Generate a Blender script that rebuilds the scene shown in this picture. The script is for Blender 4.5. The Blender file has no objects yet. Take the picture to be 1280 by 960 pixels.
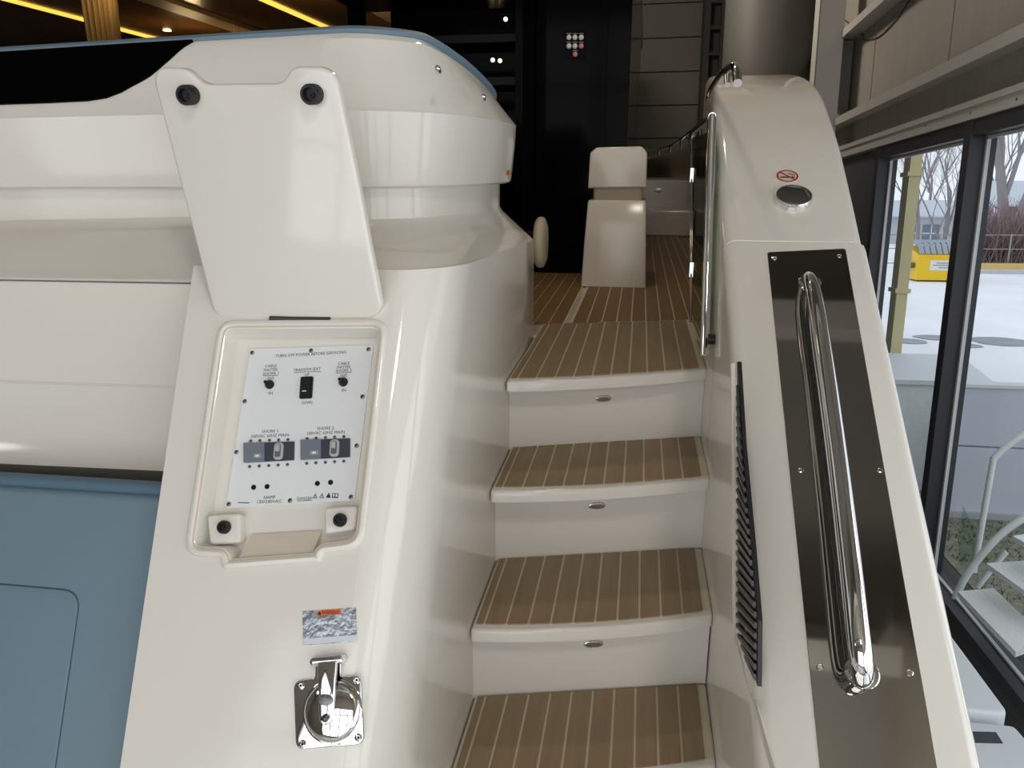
import bpy, bmesh, math, random
import numpy as np
from mathutils import Matrix, Vector
from mathutils.geometry import tessellate_polygon

random.seed(7)
scene = bpy.context.scene
coll = scene.collection

# ------------------------------------------------------------------ camera
F = 960.0                                   # focal length in pixels of the 1280x960 frame
EYE = np.array([0.0, 0.0, 2.6])             # lens above the showroom floor
def cam_axes(pitch, yaw):
    p = math.radians(pitch); y = math.radians(yaw)
    fw = np.array([math.sin(y)*math.cos(p), math.cos(y)*math.cos(p), -math.sin(p)])
    rt = np.array([math.cos(y), -math.sin(y), 0.0])
    return np.stack([rt, np.cross(rt, fw), fw], 1)
MW = cam_axes(12.3, -9.3)                   # lens axes in the level building
MB = cam_axes(15.8, -9.3)                   # lens axes in the yacht, which sits bow-up on its cradle
RB = MW @ MB.T                              # yacht -> building rotation
cd = bpy.data.cameras.new('camera'); cam = bpy.data.objects.new('camera', cd); coll.objects.link(cam)
cd.sensor_width = 36.0; cd.lens = 36.0*F/1280.0; cd.clip_start = 0.02; cd.clip_end = 500
m = Matrix.Identity(4)
for i in range(3):
    m[i][0] = MW[i, 0]; m[i][1] = MW[i, 1]; m[i][2] = -MW[i, 2]; m[i][3] = EYE[i]
cam.matrix_world = m
scene.camera = cam

# ------------------------------------------------------------------ world, lights, exposure
scene.view_settings.view_transform = 'Standard'
scene.view_settings.look = 'None'
scene.view_settings.gamma = 1.0
scene.view_settings.use_curve_mapping = False
scene.view_settings.exposure = 0.0
wd = bpy.data.worlds.new('overcast_sky'); scene.world = wd; wd.use_nodes = True
bg = wd.node_tree.nodes['Background']
bg.inputs[0].default_value = (0.86, 0.91, 1.0, 1); bg.inputs[1].default_value = 1.2

def area(name, loc, target, sx, sy, power, col=(1, 1, 1)):
    ld = bpy.data.lights.new(name, 'AREA'); ld.shape = 'RECTANGLE'; ld.size = sx; ld.size_y = sy
    ld.energy = power; ld.color = col
    o = bpy.data.objects.new(name, ld); coll.objects.link(o)
    o.location = loc
    d = Vector(target) - Vector(loc)
    o.rotation_euler = d.to_track_quat('-Z', 'Y').to_euler()
    return o
# daylight through the glazed hangar door behind the photographer and the window wall
area('daylight_doors', (-.75, -4.3, 2.35), (-.75, 0, 2.35), 4.9, 4.3, 92, (0.985, 0.99, 1.0))
area('daylight_windows', (2.02, -1.0, 1.75), (0, -1.0, 1.75), 6.0, 2.6, 75, (0.95, 0.98, 1.0))
# unseen fill points added to brighten the yacht, ceiling and far wall
for nm, loc, pw, lc in (('hall_fill', (-4.6, -1.6, 5.1), 26, (1.0, .96, .90)), ('hall_fill', (.9, -1.4, 5.1), 92, (1.0, .94, .85)), ('hall_fill', (-.3, 9.0, 5.4), 120, (1.0, .90, .76))):
    ld_ = bpy.data.lights.new(nm, 'POINT'); ld_.energy = pw; ld_.color = lc; ld_.shadow_soft_size = .25
    lo_ = bpy.data.objects.new(nm, ld_); coll.objects.link(lo_); lo_.location = loc

# ------------------------------------------------------------------ pixel helpers
def ray(u, v, M=MB): return M @ np.array([(u-640)/F, (480-v)/F, 1.0])
def on(u, v, n, d, M=MB):
    r = ray(u, v, M); return r*(d/np.dot(n, r))
def AX(u, v, x, M=MB): return on(u, v, np.array([1., 0, 0]), x, M)
def AY(u, v, y, M=MB): return on(u, v, np.array([0, 1., 0]), y, M)
def AZ(u, v, z, M=MB): return on(u, v, np.array([0, 0, 1.]), z, M)
def nv(v): v = np.asarray(v, float); return v/np.linalg.norm(v)
class PF:
    """a flat face of the scene with its own 2-D coordinates"""
    def __init__(s, O, e1, e2, M=MB):
        s.O = np.asarray(O, float); s.e1 = nv(e1); s.e2 = nv(np.asarray(e2, float)-np.dot(e2, s.e1)*s.e1)
        s.n = np.cross(s.e1, s.e2); s.M = M
    def px(s, u, v, h=0.0):
        p = on(u, v, s.n, np.dot(s.n, s.O)+h, s.M)-s.O
        return np.array([np.dot(p, s.e1), np.dot(p, s.e2)])
    def pt(s, a, b, h=0.0): return s.O+a*s.e1+b*s.e2+h*s.n
    def pts(s, poly, h=0.0): return [s.pt(a, b, h) for a, b in poly]

# ------------------------------------------------------------------ materials
def lin(c):
    return tuple(((x/255)/12.92 if x/255 <= .04045 else ((x/255+.055)/1.055)**2.4) for x in c)
MATS = {}
def mat(name, rgb, rough=.5, metal=0.0, spec=.5, coat=0.0, noise=None, bump=None, emit=None, trans=None):
    if name in MATS: return MATS[name]
    mt = bpy.data.materials.new(name); mt.use_nodes = True; nt = mt.node_tree
    b = nt.nodes['Principled BSDF']; c = lin(rgb)
    b.inputs['Base Color'].default_value = (*c, 1)
    b.inputs['Roughness'].default_value = rough; b.inputs['Metallic'].default_value = metal
    b.inputs['Specular IOR Level'].default_value = spec; b.inputs['Coat Weight'].default_value = coat
    if noise or bump:
        tc = nt.nodes.new('ShaderNodeTexCoord')
        mp = nt.nodes.new('ShaderNodeMapping'); nt.links.new(tc.outputs['Object'], mp.inputs['Vector'])
    if noise:
        sc, amt = noise[0], noise[1]
        if len(noise) > 2: mp.inputs['Scale'].default_value = noise[2]
        n = nt.nodes.new('ShaderNodeTexNoise'); n.inputs['Scale'].default_value = sc; n.inputs['Detail'].default_value = 6
        nt.links.new(mp.outputs['Vector'], n.inputs['Vector'])
        r = nt.nodes.new('ShaderNodeValToRGB')
        r.color_ramp.elements[0].position = .3; r.color_ramp.elements[1].position = .7
        r.color_ramp.elements[0].color = (*[x*(1-amt) for x in c], 1); r.color_ramp.elements[1].color = (*[min(1, x*(1+amt)) for x in c], 1)
        nt.links.new(n.outputs['Fac'], r.inputs['Fac']); nt.links.new(r.outputs['Color'], b.inputs['Base Color'])
    if bump:
        n2 = nt.nodes.new('ShaderNodeTexNoise'); n2.inputs['Scale'].default_value = bump[0]
        nt.links.new(mp.outputs['Vector'], n2.inputs['Vector'])
        bp = nt.nodes.new('ShaderNodeBump'); bp.inputs['Strength'].default_value = bump[1]; bp.inputs['Distance'].default_value = .01
        nt.links.new(n2.outputs['Fac'], bp.inputs['Height']); nt.links.new(bp.outputs['Normal'], b.inputs['Normal'])
    if emit:
        b.inputs['Emission Color'].default_value = (*lin(emit[0]), 1); b.inputs['Emission Strength'].default_value = emit[1]
    MATS[name] = mt
    return mt
def glass(name, tint=(240, 246, 244), refl=1.0):
    if name in MATS: return MATS[name]
    mt = bpy.data.materials.new(name); mt.use_nodes = True; nt = mt.node_tree
    out = nt.nodes['Material Output']; nt.nodes.remove(nt.nodes['Principled BSDF'])
    t = nt.nodes.new('ShaderNodeBsdfTransparent'); t.inputs[0].default_value = (*lin(tint), 1)
    g = nt.nodes.new('ShaderNodeBsdfGlossy'); g.inputs['Roughness'].default_value = .02
    fr = nt.nodes.new('ShaderNodeFresnel'); fr.inputs['IOR'].default_value = 1.45
    mu = nt.nodes.new('ShaderNodeMath'); mu.operation = 'MULTIPLY'; mu.inputs[1].default_value = refl
    ge = nt.nodes.new('ShaderNodeNewGeometry'); sb_ = nt.nodes.new('ShaderNodeMath'); sb_.operation = 'SUBTRACT'; sb_.inputs[0].default_value = 1.0
    nt.links.new(ge.outputs['Backfacing'], sb_.inputs[1])
    m2 = nt.nodes.new('ShaderNodeMath'); m2.operation = 'MULTIPLY'
    nt.links.new(fr.outputs[0], m2.inputs[0]); nt.links.new(sb_.outputs[0], m2.inputs[1]); nt.links.new(m2.outputs[0], mu.inputs[0])
    mx = nt.nodes.new('ShaderNodeMixShader')
    nt.links.new(mu.outputs[0], mx.inputs[0]); nt.links.new(t.outputs[0], mx.inputs[1]); nt.links.new(g.outputs[0], mx.inputs[2])
    nt.links.new(mx.outputs[0], out.inputs['Surface'])
    MATS[name] = mt
    return mt
GEL = mat('white_gelcoat', (226, 221, 212), .10, spec=.5, noise=(1.5, .012))
GELW = mat('cream_gelcoat', (224, 214, 198), .16)
TEAK = mat('synthetic_teak', (145, 124, 97), .62, noise=(60, .10, (1.0, .08, 1.0)))
TEAKD = mat('deck_teak', (128, 98, 62), .6, noise=(60, .10, (1.0, .08, 1.0)))
CAULK = mat('caulk', (208, 198, 174), .7)
CHROME = mat('polished_steel', (232, 232, 232), .05, 1.0)
STEEL = mat('brushed_steel', (150, 146, 140), .3, 1.0)
MIRROR = mat('dark_mirror_steel', (184, 182, 177), .04, 1.0)
BLACK = mat('black_plastic', (22, 22, 24), .4, spec=.3)
RUBBER = mat('black_rubber', (24, 24, 26), .55)
GLOSSBLK = mat('gloss_black', (4, 4, 5), .12, spec=.025)
PLATE = mat('white_plate', (226, 227, 228), .35)
INK = mat('black_ink', (30, 30, 32), .6)
BLUE = mat('blue_vinyl', (108, 130, 143), .5, noise=(3, .03), bump=(700, .04))
BLUED = mat('blue_vinyl_dark', (84, 108, 124), .55)
FRAME = mat('anthracite_frame', (52, 53, 58), .45)
WHITEP = mat('white_paint', (205, 202, 196), .5)

# ------------------------------------------------------------------ geometry helpers
def comb(*parts):
    V, Fc = [], []
    for v, f in parts:
        o = len(V); V += list(v); Fc += [tuple(i+o for i in q) for q in f]
    return V, Fc
def boxv(c, s, ax=None):
    c = np.asarray(c, float); ax = np.eye(3) if ax is None else ax
    V = [c+ax @ (np.array([i, j, k])*np.asarray(s)/2) for i in (-1, 1) for j in (-1, 1) for k in (-1, 1)]
    return V, [(0, 1, 3, 2), (4, 6, 7, 5), (0, 4, 5, 1), (2, 3, 7, 6), (0, 2, 6, 4), (1, 5, 7, 3)]
def boxb(x0, x1, y0, y1, z0, z1):
    return boxv(((x0+x1)/2, (y0+y1)/2, (z0+z1)/2), (abs(x1-x0), abs(y1-y0), abs(z1-z0)))
def loft(rings, closed=True, cap0=True, cap1=True):
    n = len(rings[0]); V = [p for r in rings for p in r]; Fc = []
    for i in range(len(rings)-1):
        for j in range(n if closed else n-1):
            k = (j+1) % n
            Fc.append((i*n+j, i*n+k, (i+1)*n+k, (i+1)*n+j))
    if closed and cap0: Fc.append(tuple(range(n))[::-1])
    if closed and cap1: Fc.append(tuple((len(rings)-1)*n+j for j in range(n)))
    return V, Fc
def tube(pts, r, n=12, flat=1.0, upv=None):
    P = [np.asarray(p, float) for p in pts]; rs = r if hasattr(r, '__len__') else [r]*len(P)
    T = []
    for i in range(len(P)):
        a = P[max(i-1, 0)]; b = P[min(i+1, len(P)-1)]; T.append(nv(b-a))
    u = np.array(upv, float) if upv is not None else (np.array([0, 0, 1.]) if abs(T[0][2]) < .9 else np.array([1., 0, 0]))
    rings = []
    for p, t, rr in zip(P, T, rs):
        u = nv(u-np.dot(u, t)*t); w = np.cross(t, u)
        rings.append([p+rr*(math.cos(2*math.pi*k/n)*u*flat+math.sin(2*math.pi*k/n)*w) for k in range(n)])
    return loft(rings)
def spline(pts, k=6):
    P = [np.asarray(p, float) for p in pts]; out = []
    for i in range(len(P)-1):
        p0 = P[max(i-1, 0)]; p1 = P[i]; p2 = P[i+1]; p3 = P[min(i+2, len(P)-1)]
        for j in range(k):
            t = j/k
            out.append(.5*((2*p1)+(-p0+p2)*t+(2*p0-5*p1+4*p2-p3)*t*t+(-p0+3*p1-3*p2+p3)*t**3))
    out.append(P[-1]); return out
def lathe(pf, c, prof, n=24, sx=1.0, sy=1.0):
    return loft([[pf.pt(c[0]+r*sx*math.cos(2*math.pi*k/n), c[1]+r*sy*math.sin(2*math.pi*k/n), h) for k in range(n)] for r, h in prof])
def area2(poly): return .5*sum(poly[i][0]*poly[(i+1) % len(poly)][1]-poly[(i+1) % len(poly)][0]*poly[i][1] for i in range(len(poly)))
def ccw(poly): return list(poly) if area2(poly) > 0 else list(poly)[::-1]
def inset(poly, d):
    poly = ccw(poly); n = len(poly); out = []
    for i in range(n):
        a, b, c = (np.asarray(poly[(i+k) % n], float) for k in (-1, 0, 1))
        e1 = nv(b-a); e2 = nv(c-b); n1 = np.array([-e1[1], e1[0]]); n2 = np.array([-e2[1], e2[0]])
        mm = nv(n1+n2); out.append(b+mm*d/max(.4, np.dot(mm, n1)))
    return out
def roundp(poly, r, k=5):
    poly = ccw(poly); n = len(poly); out = []
    for i in range(n):
        rr = r[i] if hasattr(r, '__len__') else r
        a, b, c = (np.asarray(poly[(i+q) % n], float) for q in (-1, 0, 1))
        l1 = np.linalg.norm(a-b); l2 = np.linalg.norm(c-b); t = min(rr, .48*l1, .48*l2)
        p = b+(a-b)/l1*t; q = b+(c-b)/l2*t
        for s in range(k+1):
            w = s/k; out.append((1-w)**2*p+2*w*(1-w)*b+w*w*q)
    return out
def prism(pf, poly, h0, h1, bev=0.0, bev0=0.0):
    poly = ccw(poly); rings = []
    if bev0: rings += [pf.pts(inset(poly, bev0), h0), pf.pts(poly, h0+bev0)]
    else: rings += [pf.pts(poly, h0)]
    if bev:
        for w in (0, .4, .75, 1.0):
            a = w*math.pi/2
            rings.append(pf.pts(inset(poly, bev*(1-math.cos(a))), h1-bev*(1-math.sin(a))))
    else: rings += [pf.pts(poly, h1)]
    return loft(rings)
def flatholes(pf, outer, holes, h=0.0):
    loops = [[Vector((p[0], p[1], 0)) for p in q] for q in [outer]+holes]
    tri = tessellate_polygon(loops); flat = [p for q in loops for p in q]
    Fc = []
    for t in tri:
        a, b, c = (flat[i] for i in t)
        Fc.append(tuple(t) if (b-a).cross(c-a).z > 0 else tuple(t)[::-1])
    return [pf.pt(p.x, p.y, h) for p in flat], Fc

ROOT = {}
def place(o, base, frame):
    base = np.asarray(base, float)
    R = RB if frame == 'boat' else np.eye(3)
    loc = EYE+R @ base
    mm = Matrix.Identity(4)
    for i in range(3):
        for j in range(3): mm[i][j] = R[i, j]
        mm[i][3] = loc[i]
    o.matrix_world = mm
    ROOT[o.name] = base
def thing(name, label, cat, base, frame='boat', group=None, kind=None):
    o = bpy.data.objects.new(name, None); coll.objects.link(o); o.empty_display_size = .1
    place(o, base, frame)
    if kind: o['kind'] = kind
    if label: o['label'] = label
    if cat: o['category'] = cat
    if group: o['group'] = group
    return o
def mesh_of(name, VF, mt, base, smooth=False, fixn=True):
    V, Fc = VF
    me = bpy.data.meshes.new(name)
    me.from_pydata([tuple(np.asarray(v, float)-base) for v in V], [], Fc)
    me.materials.append(mt)
    if fixn:
        bm = bmesh.new(); bm.from_mesh(me); bmesh.ops.recalc_face_normals(bm, faces=bm.faces); bm.to_mesh(me); bm.free()
    if smooth:
        me.polygons.foreach_set('use_smooth', [True]*len(me.polygons))
        try: me.set_sharp_from_angle(angle=math.radians(38 if smooth is True else smooth))
        except Exception: pass
    return me
def part(name, VF, mt, parent, smooth=False, label=None, kind=None, fixn=True):
    root = parent
    base = ROOT[root.name]
    o = bpy.data.objects.new(name, mesh_of(name, VF, mt, base, smooth, fixn)); coll.objects.link(o)
    o.parent = parent; ROOT[o.name] = base
    if label: o['label'] = label
    if kind: o['kind'] = kind
    return o
def solo(name, VF, mt, label=None, cat=None, frame='boat', smooth=False, group=None, kind=None, fixn=True):
    A = np.array([np.asarray(v, float) for v in VF[0]])
    base = np.array([A[:, 0].mean(), A[:, 1].mean(), A[:, 2].min()])
    o = bpy.data.objects.new(name, mesh_of(name, VF, mt, base, smooth, fixn)); coll.objects.link(o)
    place(o, base, frame)
    if label: o['label'] = label
    if cat: o['category'] = cat
    if group: o['group'] = group
    if kind: o['kind'] = kind
    return o
def text_mesh(s, align='CENTER'):
    c = bpy.data.curves.new('lettering', 'FONT'); c.body = s; c.size = 1.0; c.align_x = align; c.align_y = 'CENTER'
    c.resolution_u = 2
    o = bpy.data.objects.new('lettering', c); coll.objects.link(o)
    dg = bpy.context.evaluated_depsgraph_get(); dg.update()
    me = bpy.data.meshes.new_from_object(o.evaluated_get(dg))
    V = [np.array(v.co) for v in me.vertices]; Fc = [tuple(p.vertices) for p in me.polygons]
    bpy.data.objects.remove(o); bpy.data.curves.remove(c); bpy.data.meshes.remove(me)
    return V, Fc
def lettering(pf, s, c, width, height, h, ex=(1, 0), ey=(0, 1)):
    """one line of flat lettering on a face: centre, width and cap height in metres"""
    V, Fc = text_mesh(s)
    A = np.array(V); w = A[:, 0].max()-A[:, 0].min(); hh = A[:, 1].max()-A[:, 1].min()
    cx = (A[:, 0].max()+A[:, 0].min())/2; cy = (A[:, 1].max()+A[:, 1].min())/2
    out = []
    for v in V:
        a = (v[0]-cx)/w*width; b = (v[1]-cy)/hh*height
        out.append(pf.pt(c[0]+a*ex[0]+b*ey[0], c[1]+a*ex[1]+b*ey[1], h))
    return out, Fc

# ================================================================== THE HALL (level building frame, metres from the lens)
FLOOR = -2.6; GROUND = -2.4; WX = 1.94
CLAD = mat('wall_cladding', (172, 165, 156), .6, noise=(2.0, .05, (1, 6, .3)))
CLADD = mat('wall_cladding_dark', (92, 90, 88), .7)
CONC = mat('concrete_floor', (150, 148, 144), .6, noise=(2, .08))
ROOF = mat('roof_liner', (150, 148, 143), .7, noise=(1.5, .06))
solo('floor_showroom', boxb(-9, WX+.3, -4.6, 15, FLOOR-.1, FLOOR), CONC, frame='hall', kind='structure')
solo('ceiling', boxb(-9, WX+.3, -4.6, 15, 4.3, 4.4), ROOF, frame='hall', kind='structure')
solo('wall_left', boxb(-9.15, -9, -6, 15, FLOOR, 4.4), CLAD, frame='hall', kind='structure')
# end wall far ahead: sectional door leaves
wb = thing('wall_ahead', None, None, (-3, 15, FLOOR), 'hall', kind='structure')
part('lining', boxb(-9, WX+.3, 15, 15.15, FLOOR, 4.4), CLADD, wb)
DOORP = mat('door_panel', (140, 136, 126), .6)
for k in range(12):
    z0 = FLOOR+.02+k*.57
    part('door_panel', boxb(-6, .95, 14.93, 15, z0, z0+.545), DOORP, wb)
# wall behind the photographer with a wide glazed door opening
wr = thing('wall_behind', None, None, (-2, -4.5, FLOOR), 'hall', kind='structure')
part('pier', boxb(-9, -3.25, -4.6, -4.5, FLOOR, 4.4), CLAD, wr)
part('pier', boxb(1.75, WX+.3, -4.6, -4.5, FLOOR, 4.4), CLAD, wr)
part('lintel', boxb(-3.25, 1.75, -4.6, -4.5, 1.92, 4.4), CLAD, wr)
part('door_base', boxb(-3.25, 1.75, -4.6, -4.5, FLOOR, -2.45), CLAD, wr)
for x in (-3.2, -1.95, -.7, .5, 1.7): part('mullion', boxb(x-.05, x+.05, -4.26, -4.16, -2.45, 1.92), FRAME, wr)
for z in (-2.4, -.6, .9, 1.88): part('transom_bar', boxb(-3.25, 1.75, -4.26, -4.18, z-.04, z+.04), FRAME, wr)
# roof beams and purlins
for y in (-4.6, -2.2, .2, 2.6, 5.0, 8.9, 12.0):
    V = comb(boxb(-9, WX, y-.012, y+.012, 3.75, 4.3), boxb(-9, WX, y-.1, y+.1, 3.74, 3.77), boxb(-9, WX, y-.1, y+.1, 4.27, 4.3))
    solo('trim_beam', V, WHITEP, frame='hall', kind='structure')
for x in np.arange(-8, 2, 1.25):
    solo('trim_purlin', boxb(x-.04, x+.04, -6, 15, 4.1, 4.3), WHITEP, frame='hall', kind='structure')

# window wall on the right
SILL, HEAD = -2.31, .465
ww = thing('wall_right', None, None, (WX, 5, FLOOR), 'hall', kind='structure')
for i, (y0, y1) in enumerate([(-6, -3.4), (-3.4, -.8), (-.8, 1.8), (1.8, 4.4), (4.4, 6.07), (6.07, 7.95), (7.95, 9.6), (9.6, 12.2), (12.2, 15)]):
    part('cladding_panel', boxb(WX+.12, WX+.2, y0+.012, y1-.012, .5, 4.4), CLAD, ww)
part('backing', boxb(WX+.2, WX+.3, -6, 15, .5, 4.4), CLADD, ww)
part('plinth', boxb(WX+.02, WX+.2, -6, 15, FLOOR, SILL-.08), CLADD, ww)
part('pier_panel', boxb(WX+.03, WX+.11, 7.1, 15, SILL-.08, .56), mat('slate_panel', (84, 86, 92), .5), ww)
for z in (.93, 1.75, 2.6):
    V = comb(boxb(WX-.06, WX+.12, -6, 15, z-.012, z+.03), boxb(WX-.063, WX-.048, -6, 15, z-.045, z+.028))
    solo('trim_girt', V, WHITEP, frame='hall', kind='structure')
V = comb(boxb(WX-.02, WX+.12, -6, 15, .56, .67), boxb(WX-.04, WX-.02, -6, 15, .56, .60), boxb(WX-.04, WX-.02, -6, 15, .635, .67))
tc = thing('trim_channel', None, None, (WX, 5, .56), 'hall', kind='structure')
part('rail', V, WHITEP, tc)
for u, v in [(1271, 124), (1213, 141), (1157, 157)]:
    p = AX(u, v, WX-.041, MW); pf = PF(p, (0, -1, 0), (0, 0, 1), MW)
    part('screw_head', lathe(pf, (0, 0), [(.008, 0), (.007, .003), (.001, .004)], 8), STEEL, tc, True)
# frames: head, sill, jamb, mullions; glass panes between
mulls = [7.0, 5.18, 3.36, 1.54, -.28, -2.1, -3.92, -5.74]
for i in range(len(mulls)-1):
    y1, y0 = mulls[i]-.05, mulls[i+1]+.05
    w = thing('window_%d' % (i+1), None, None, (WX+.06, (y0+y1)/2, SILL), 'hall', kind='structure')
    part('window_head', boxb(WX-.02, WX+.12, y0, y1, HEAD, .56), FRAME, w)
    part('window_sill', boxb(WX-.02, WX+.12, y0, y1, SILL-.08, SILL), FRAME, w)
    if i == 0: part('jamb', boxb(WX-.03, WX+.12, y1, y1+.1, SILL-.08, .56), FRAME, w)
    part('mullion', boxb(WX-.03, WX+.12, y0-.1, y0, SILL-.08, .56), FRAME, w)
    bead = mat('aluminium_bead', (214, 214, 212), .35)
    part('glazing_bead', comb(boxb(WX+.055, WX+.075, y1-.03, y1-.006, SILL, HEAD), boxb(WX+.055, WX+.075, y0+.002, y0+.012, SILL, HEAD),
                              boxb(WX+.055, WX+.075, y0, y1, HEAD-.02, HEAD-.002), boxb(WX+.055, WX+.075, y0, y1, SILL, SILL+.012)), bead, w)
    part('glass_pane', boxb(WX+.06, WX+.066, y0+.012, y1-.006, SILL+.012, HEAD-.02), glass('window_glass', (250, 252, 252), .6), w)
# steel column, round duct, ladder rack ahead
c0 = AX(1018, 60, 1.70, MW)
yc = 8.6
V = comb(boxb(1.66, 1.9, yc-.11, yc-.095, FLOOR, 4.3), boxb(1.66, 1.9, yc+.095, yc+.11, FLOOR, 4.3), boxb(1.77, 1.79, yc-.1, yc+.1, FLOOR, 4.3), boxb(1.655, 1.665, yc-.11, yc+.11, FLOOR, 4.3))
solo('steel_column', V, WHITEP, 'white steel column against the clad window wall', 'column', 'hall')
pf = PF((1.43, 10.2, FLOOR), (1, 0, 0), (0, 1, 0))
solo('round_duct', lathe(pf, (0, 0), [(.52, 0), (.52, 6.9)], 36), mat('duct_paint', (90, 88, 84), .6), 'fat pale round column standing behind the coaming', 'column', 'hall', True)
rk = thing('wall_ladder', 'dark grey steel ladder rack on the end wall', 'ladder', (1.15, 14.6, FLOOR), 'hall')
for x in (1.02, 1.3): part('rail', boxb(x-.05, x+.05, 14.6, 14.75, FLOOR, 4.2), CLADD, rk)
for k in range(16): part('rung', boxb(1.0, 1.35, 14.64, 14.7, FLOOR+.3+k*.42, FLOOR+.36+k*.42), CLADD, rk)
# loose cables on the cladding
WIRE = mat('grey_cable', (70, 66, 62), .6)
for nm, pp, lb in [('cable', [(1137, 0), (1120, 25), (1100, 45), (1086, 50), (1078, 49)], 'thin grey cable sagging across the wall cladding'),
                   ('cable', [(1052, 5), (1052, 20), (1062, 30), (1080, 45)], 'short white cable hooked beside the steel column')]:
    P = spline([AX(u, v, WX+.11, MW) for u, v in pp], 5)
    solo(nm, tube(P, .006, 6), WIRE, lb, 'cable', 'hall', True)
jb = AX(1058, 95, WX+.11, MW)
jbx = thing('junction_box', 'grey metal wall box beside the steel column', 'junction box', (WX+.05, jb[1], jb[2]-.35), 'hall')
part('case', boxb(WX+.0, WX+.10, jb[1]-.22, jb[1]+.22, jb[2]-.35, jb[2]+.3), mat('box_grey', (112, 110, 104), .5), jbx)
part('cover', boxb(WX-.02, WX, jb[1]-.2, jb[1]+.2, jb[2]-.33, jb[2]+.28), mat('box_grey', (112, 110, 104), .5), jbx)

# ================================================================== THE YACHT (its own bow-up frame)
TZ = {4: -.56, 3: -.78, 2: -1.015, 1: -1.22}
XL, XR = -.345, .208
PLAT = -1.42
solo('floor_platform', boxb(-4, .6, -.6, 1.6, PLAT-.08, PLAT), GEL, frame='boat', kind='structure')
# ---------------- boarding stairs
st = thing('boarding_stairs', 'white moulded boarding stairs with brown planked treads between console and coaming', 'stairs', (-.07, 1.6, PLAT))
NOSE = {4: (1.99, 2.21), 3: (1.75, 1.92), 2: (1.50, 1.65), 1: (1.27, 1.40)}
BACK = {4: (2.785, 2.955), 3: (2.06, 2.25), 2: (1.835, 1.99), 1: (1.535, 1.675)}
def lerp(a, b, t): return a+(b-a)*t
def nose_y(k, x):
    t = (x-XL)/(XR-XL); return lerp(*NOSE[k], t)-.022*4*t*(1-t)
def back_y(k, x):
    t = (x-XL)/(XR-XL); return lerp(*BACK[k], t)
XY = lambda z: PF((0, 0, z), (1, 0, 0), (0, 1, 0))
def plank_row(parent, pf, xs0, xs1, w, yf, yb, mt, h0, h1, first=None, gap=.0052):
    x = xs0; k = 0
    while x < xs1-.004:
        x2 = min(xs1, x+(first if (k == 0 and first) else w))
        a, b = x+(gap/2 if k else 0), x2-gap/2
        if x2 >= xs1-1e-6: b = x2
        if b-a > .003:
            mid = (a+b)/2
            poly = [(a, yf(a)), (mid, yf(mid)), (b, yf(b)), (b, yb(b)), (a, yb(a))]
            part('plank', prism(pf, poly, h0, h1), mt, parent)
        x = x2; k += 1
for k in (4, 3, 2, 1):
    z = TZ[k]; N = 14; xs = [lerp(XL+.002, XR+.003, i/N) for i in range(N+1)]
    ring = [(x, nose_y(k, x)) for x in xs]+[(x, back_y(k, x)) for x in xs[::-1]]
    ring = roundp(ring, [.012]+[.001]*(N-1)+[.012]+[.001]*(N+1), 3)
    t = part('tread', prism(XY(z-.004), ring, -.031, 0, .008), GEL, st, True)
    bed = inset([(x, nose_y(k, x)+.016) for x in xs[0:]]+[(x, back_y(k, x)-.002) for x in xs[::-1]], .006)
    part('caulk_bed', prism(XY(z-.004), bed, -.006, .0022), CAULK, t)
    plank_row(t, XY(z-.004), XL+.012, XR-.014, .0505, lambda x: nose_y(k, x)+.022, lambda x: back_y(k, x)-.008, TEAK, .001, .0045, first=.018)
def riser_y(k, x):   # riser under tread k
    return back_y(k-1, x) if k > 1 else nose_y(1, x)+.03
for k in (4, 3, 2, 1):
    zb = TZ[k-1]-.01 if k > 1 else PLAT
    xs = [lerp(XL, XR, i/10) for i in range(11)]
    rr = [[np.array([x, riser_y(k, x), zz]) for x in xs] for zz in (zb, zb+.012, TZ[k]-.02)]
    V1, F1 = loft(rr, closed=False)
    rr2 = [[np.array([x, riser_y(k, x)+.03, zz]) for x in xs] for zz in (zb, TZ[k]-.02)]
    V2 = comb((V1, F1), loft(rr2, closed=False))
    part('riser', V2, GEL, st, True)
# courtesy lights on the risers
for k, (u, v), lb in [(4, (754, 498), 'chrome oval courtesy light on the riser below the top step'), (3, (746, 631), 'chrome oval courtesy light on the riser below the third step'), (2, (742, 799), 'chrome oval courtesy light on the riser just above the bottom step')]:
    pA = np.array([XL, riser_y(k, XL), 0]); pB = np.array([XR, riser_y(k, XR), 0])
    pf = PF(pA, pB-pA, (0, 0, 1)); c = pf.px(u, v)
    if k < 4: c = np.array([c[0], TZ[k]-(.080 if k == 2 else .096)])
    cl = thing('courtesy_light', lb, 'light', pf.pt(c[0], c[1], 0), group='courtesy lights on the risers')
    oval = [(c[0]+.018*math.cos(a)*(1.0)+(.006 if math.cos(a) > 0 else -.006), c[1]+.010*math.sin(a)) for a in np.linspace(0, 2*math.pi, 24, endpoint=False)]
    part('bezel', prism(pf, oval, 0, .004, .003), CHROME, cl, True)
    part('lens', prism(pf, inset(oval, .006), .003, .0045), mat('light_lens', (120, 116, 108), .2), cl, True)
    for s in (-1, 1): part('screw', lathe(pf, (c[0]+s*.019, c[1]), [(.003, .003), (.003, .005), (.001, .0056)], 8), STEEL, cl)

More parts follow.
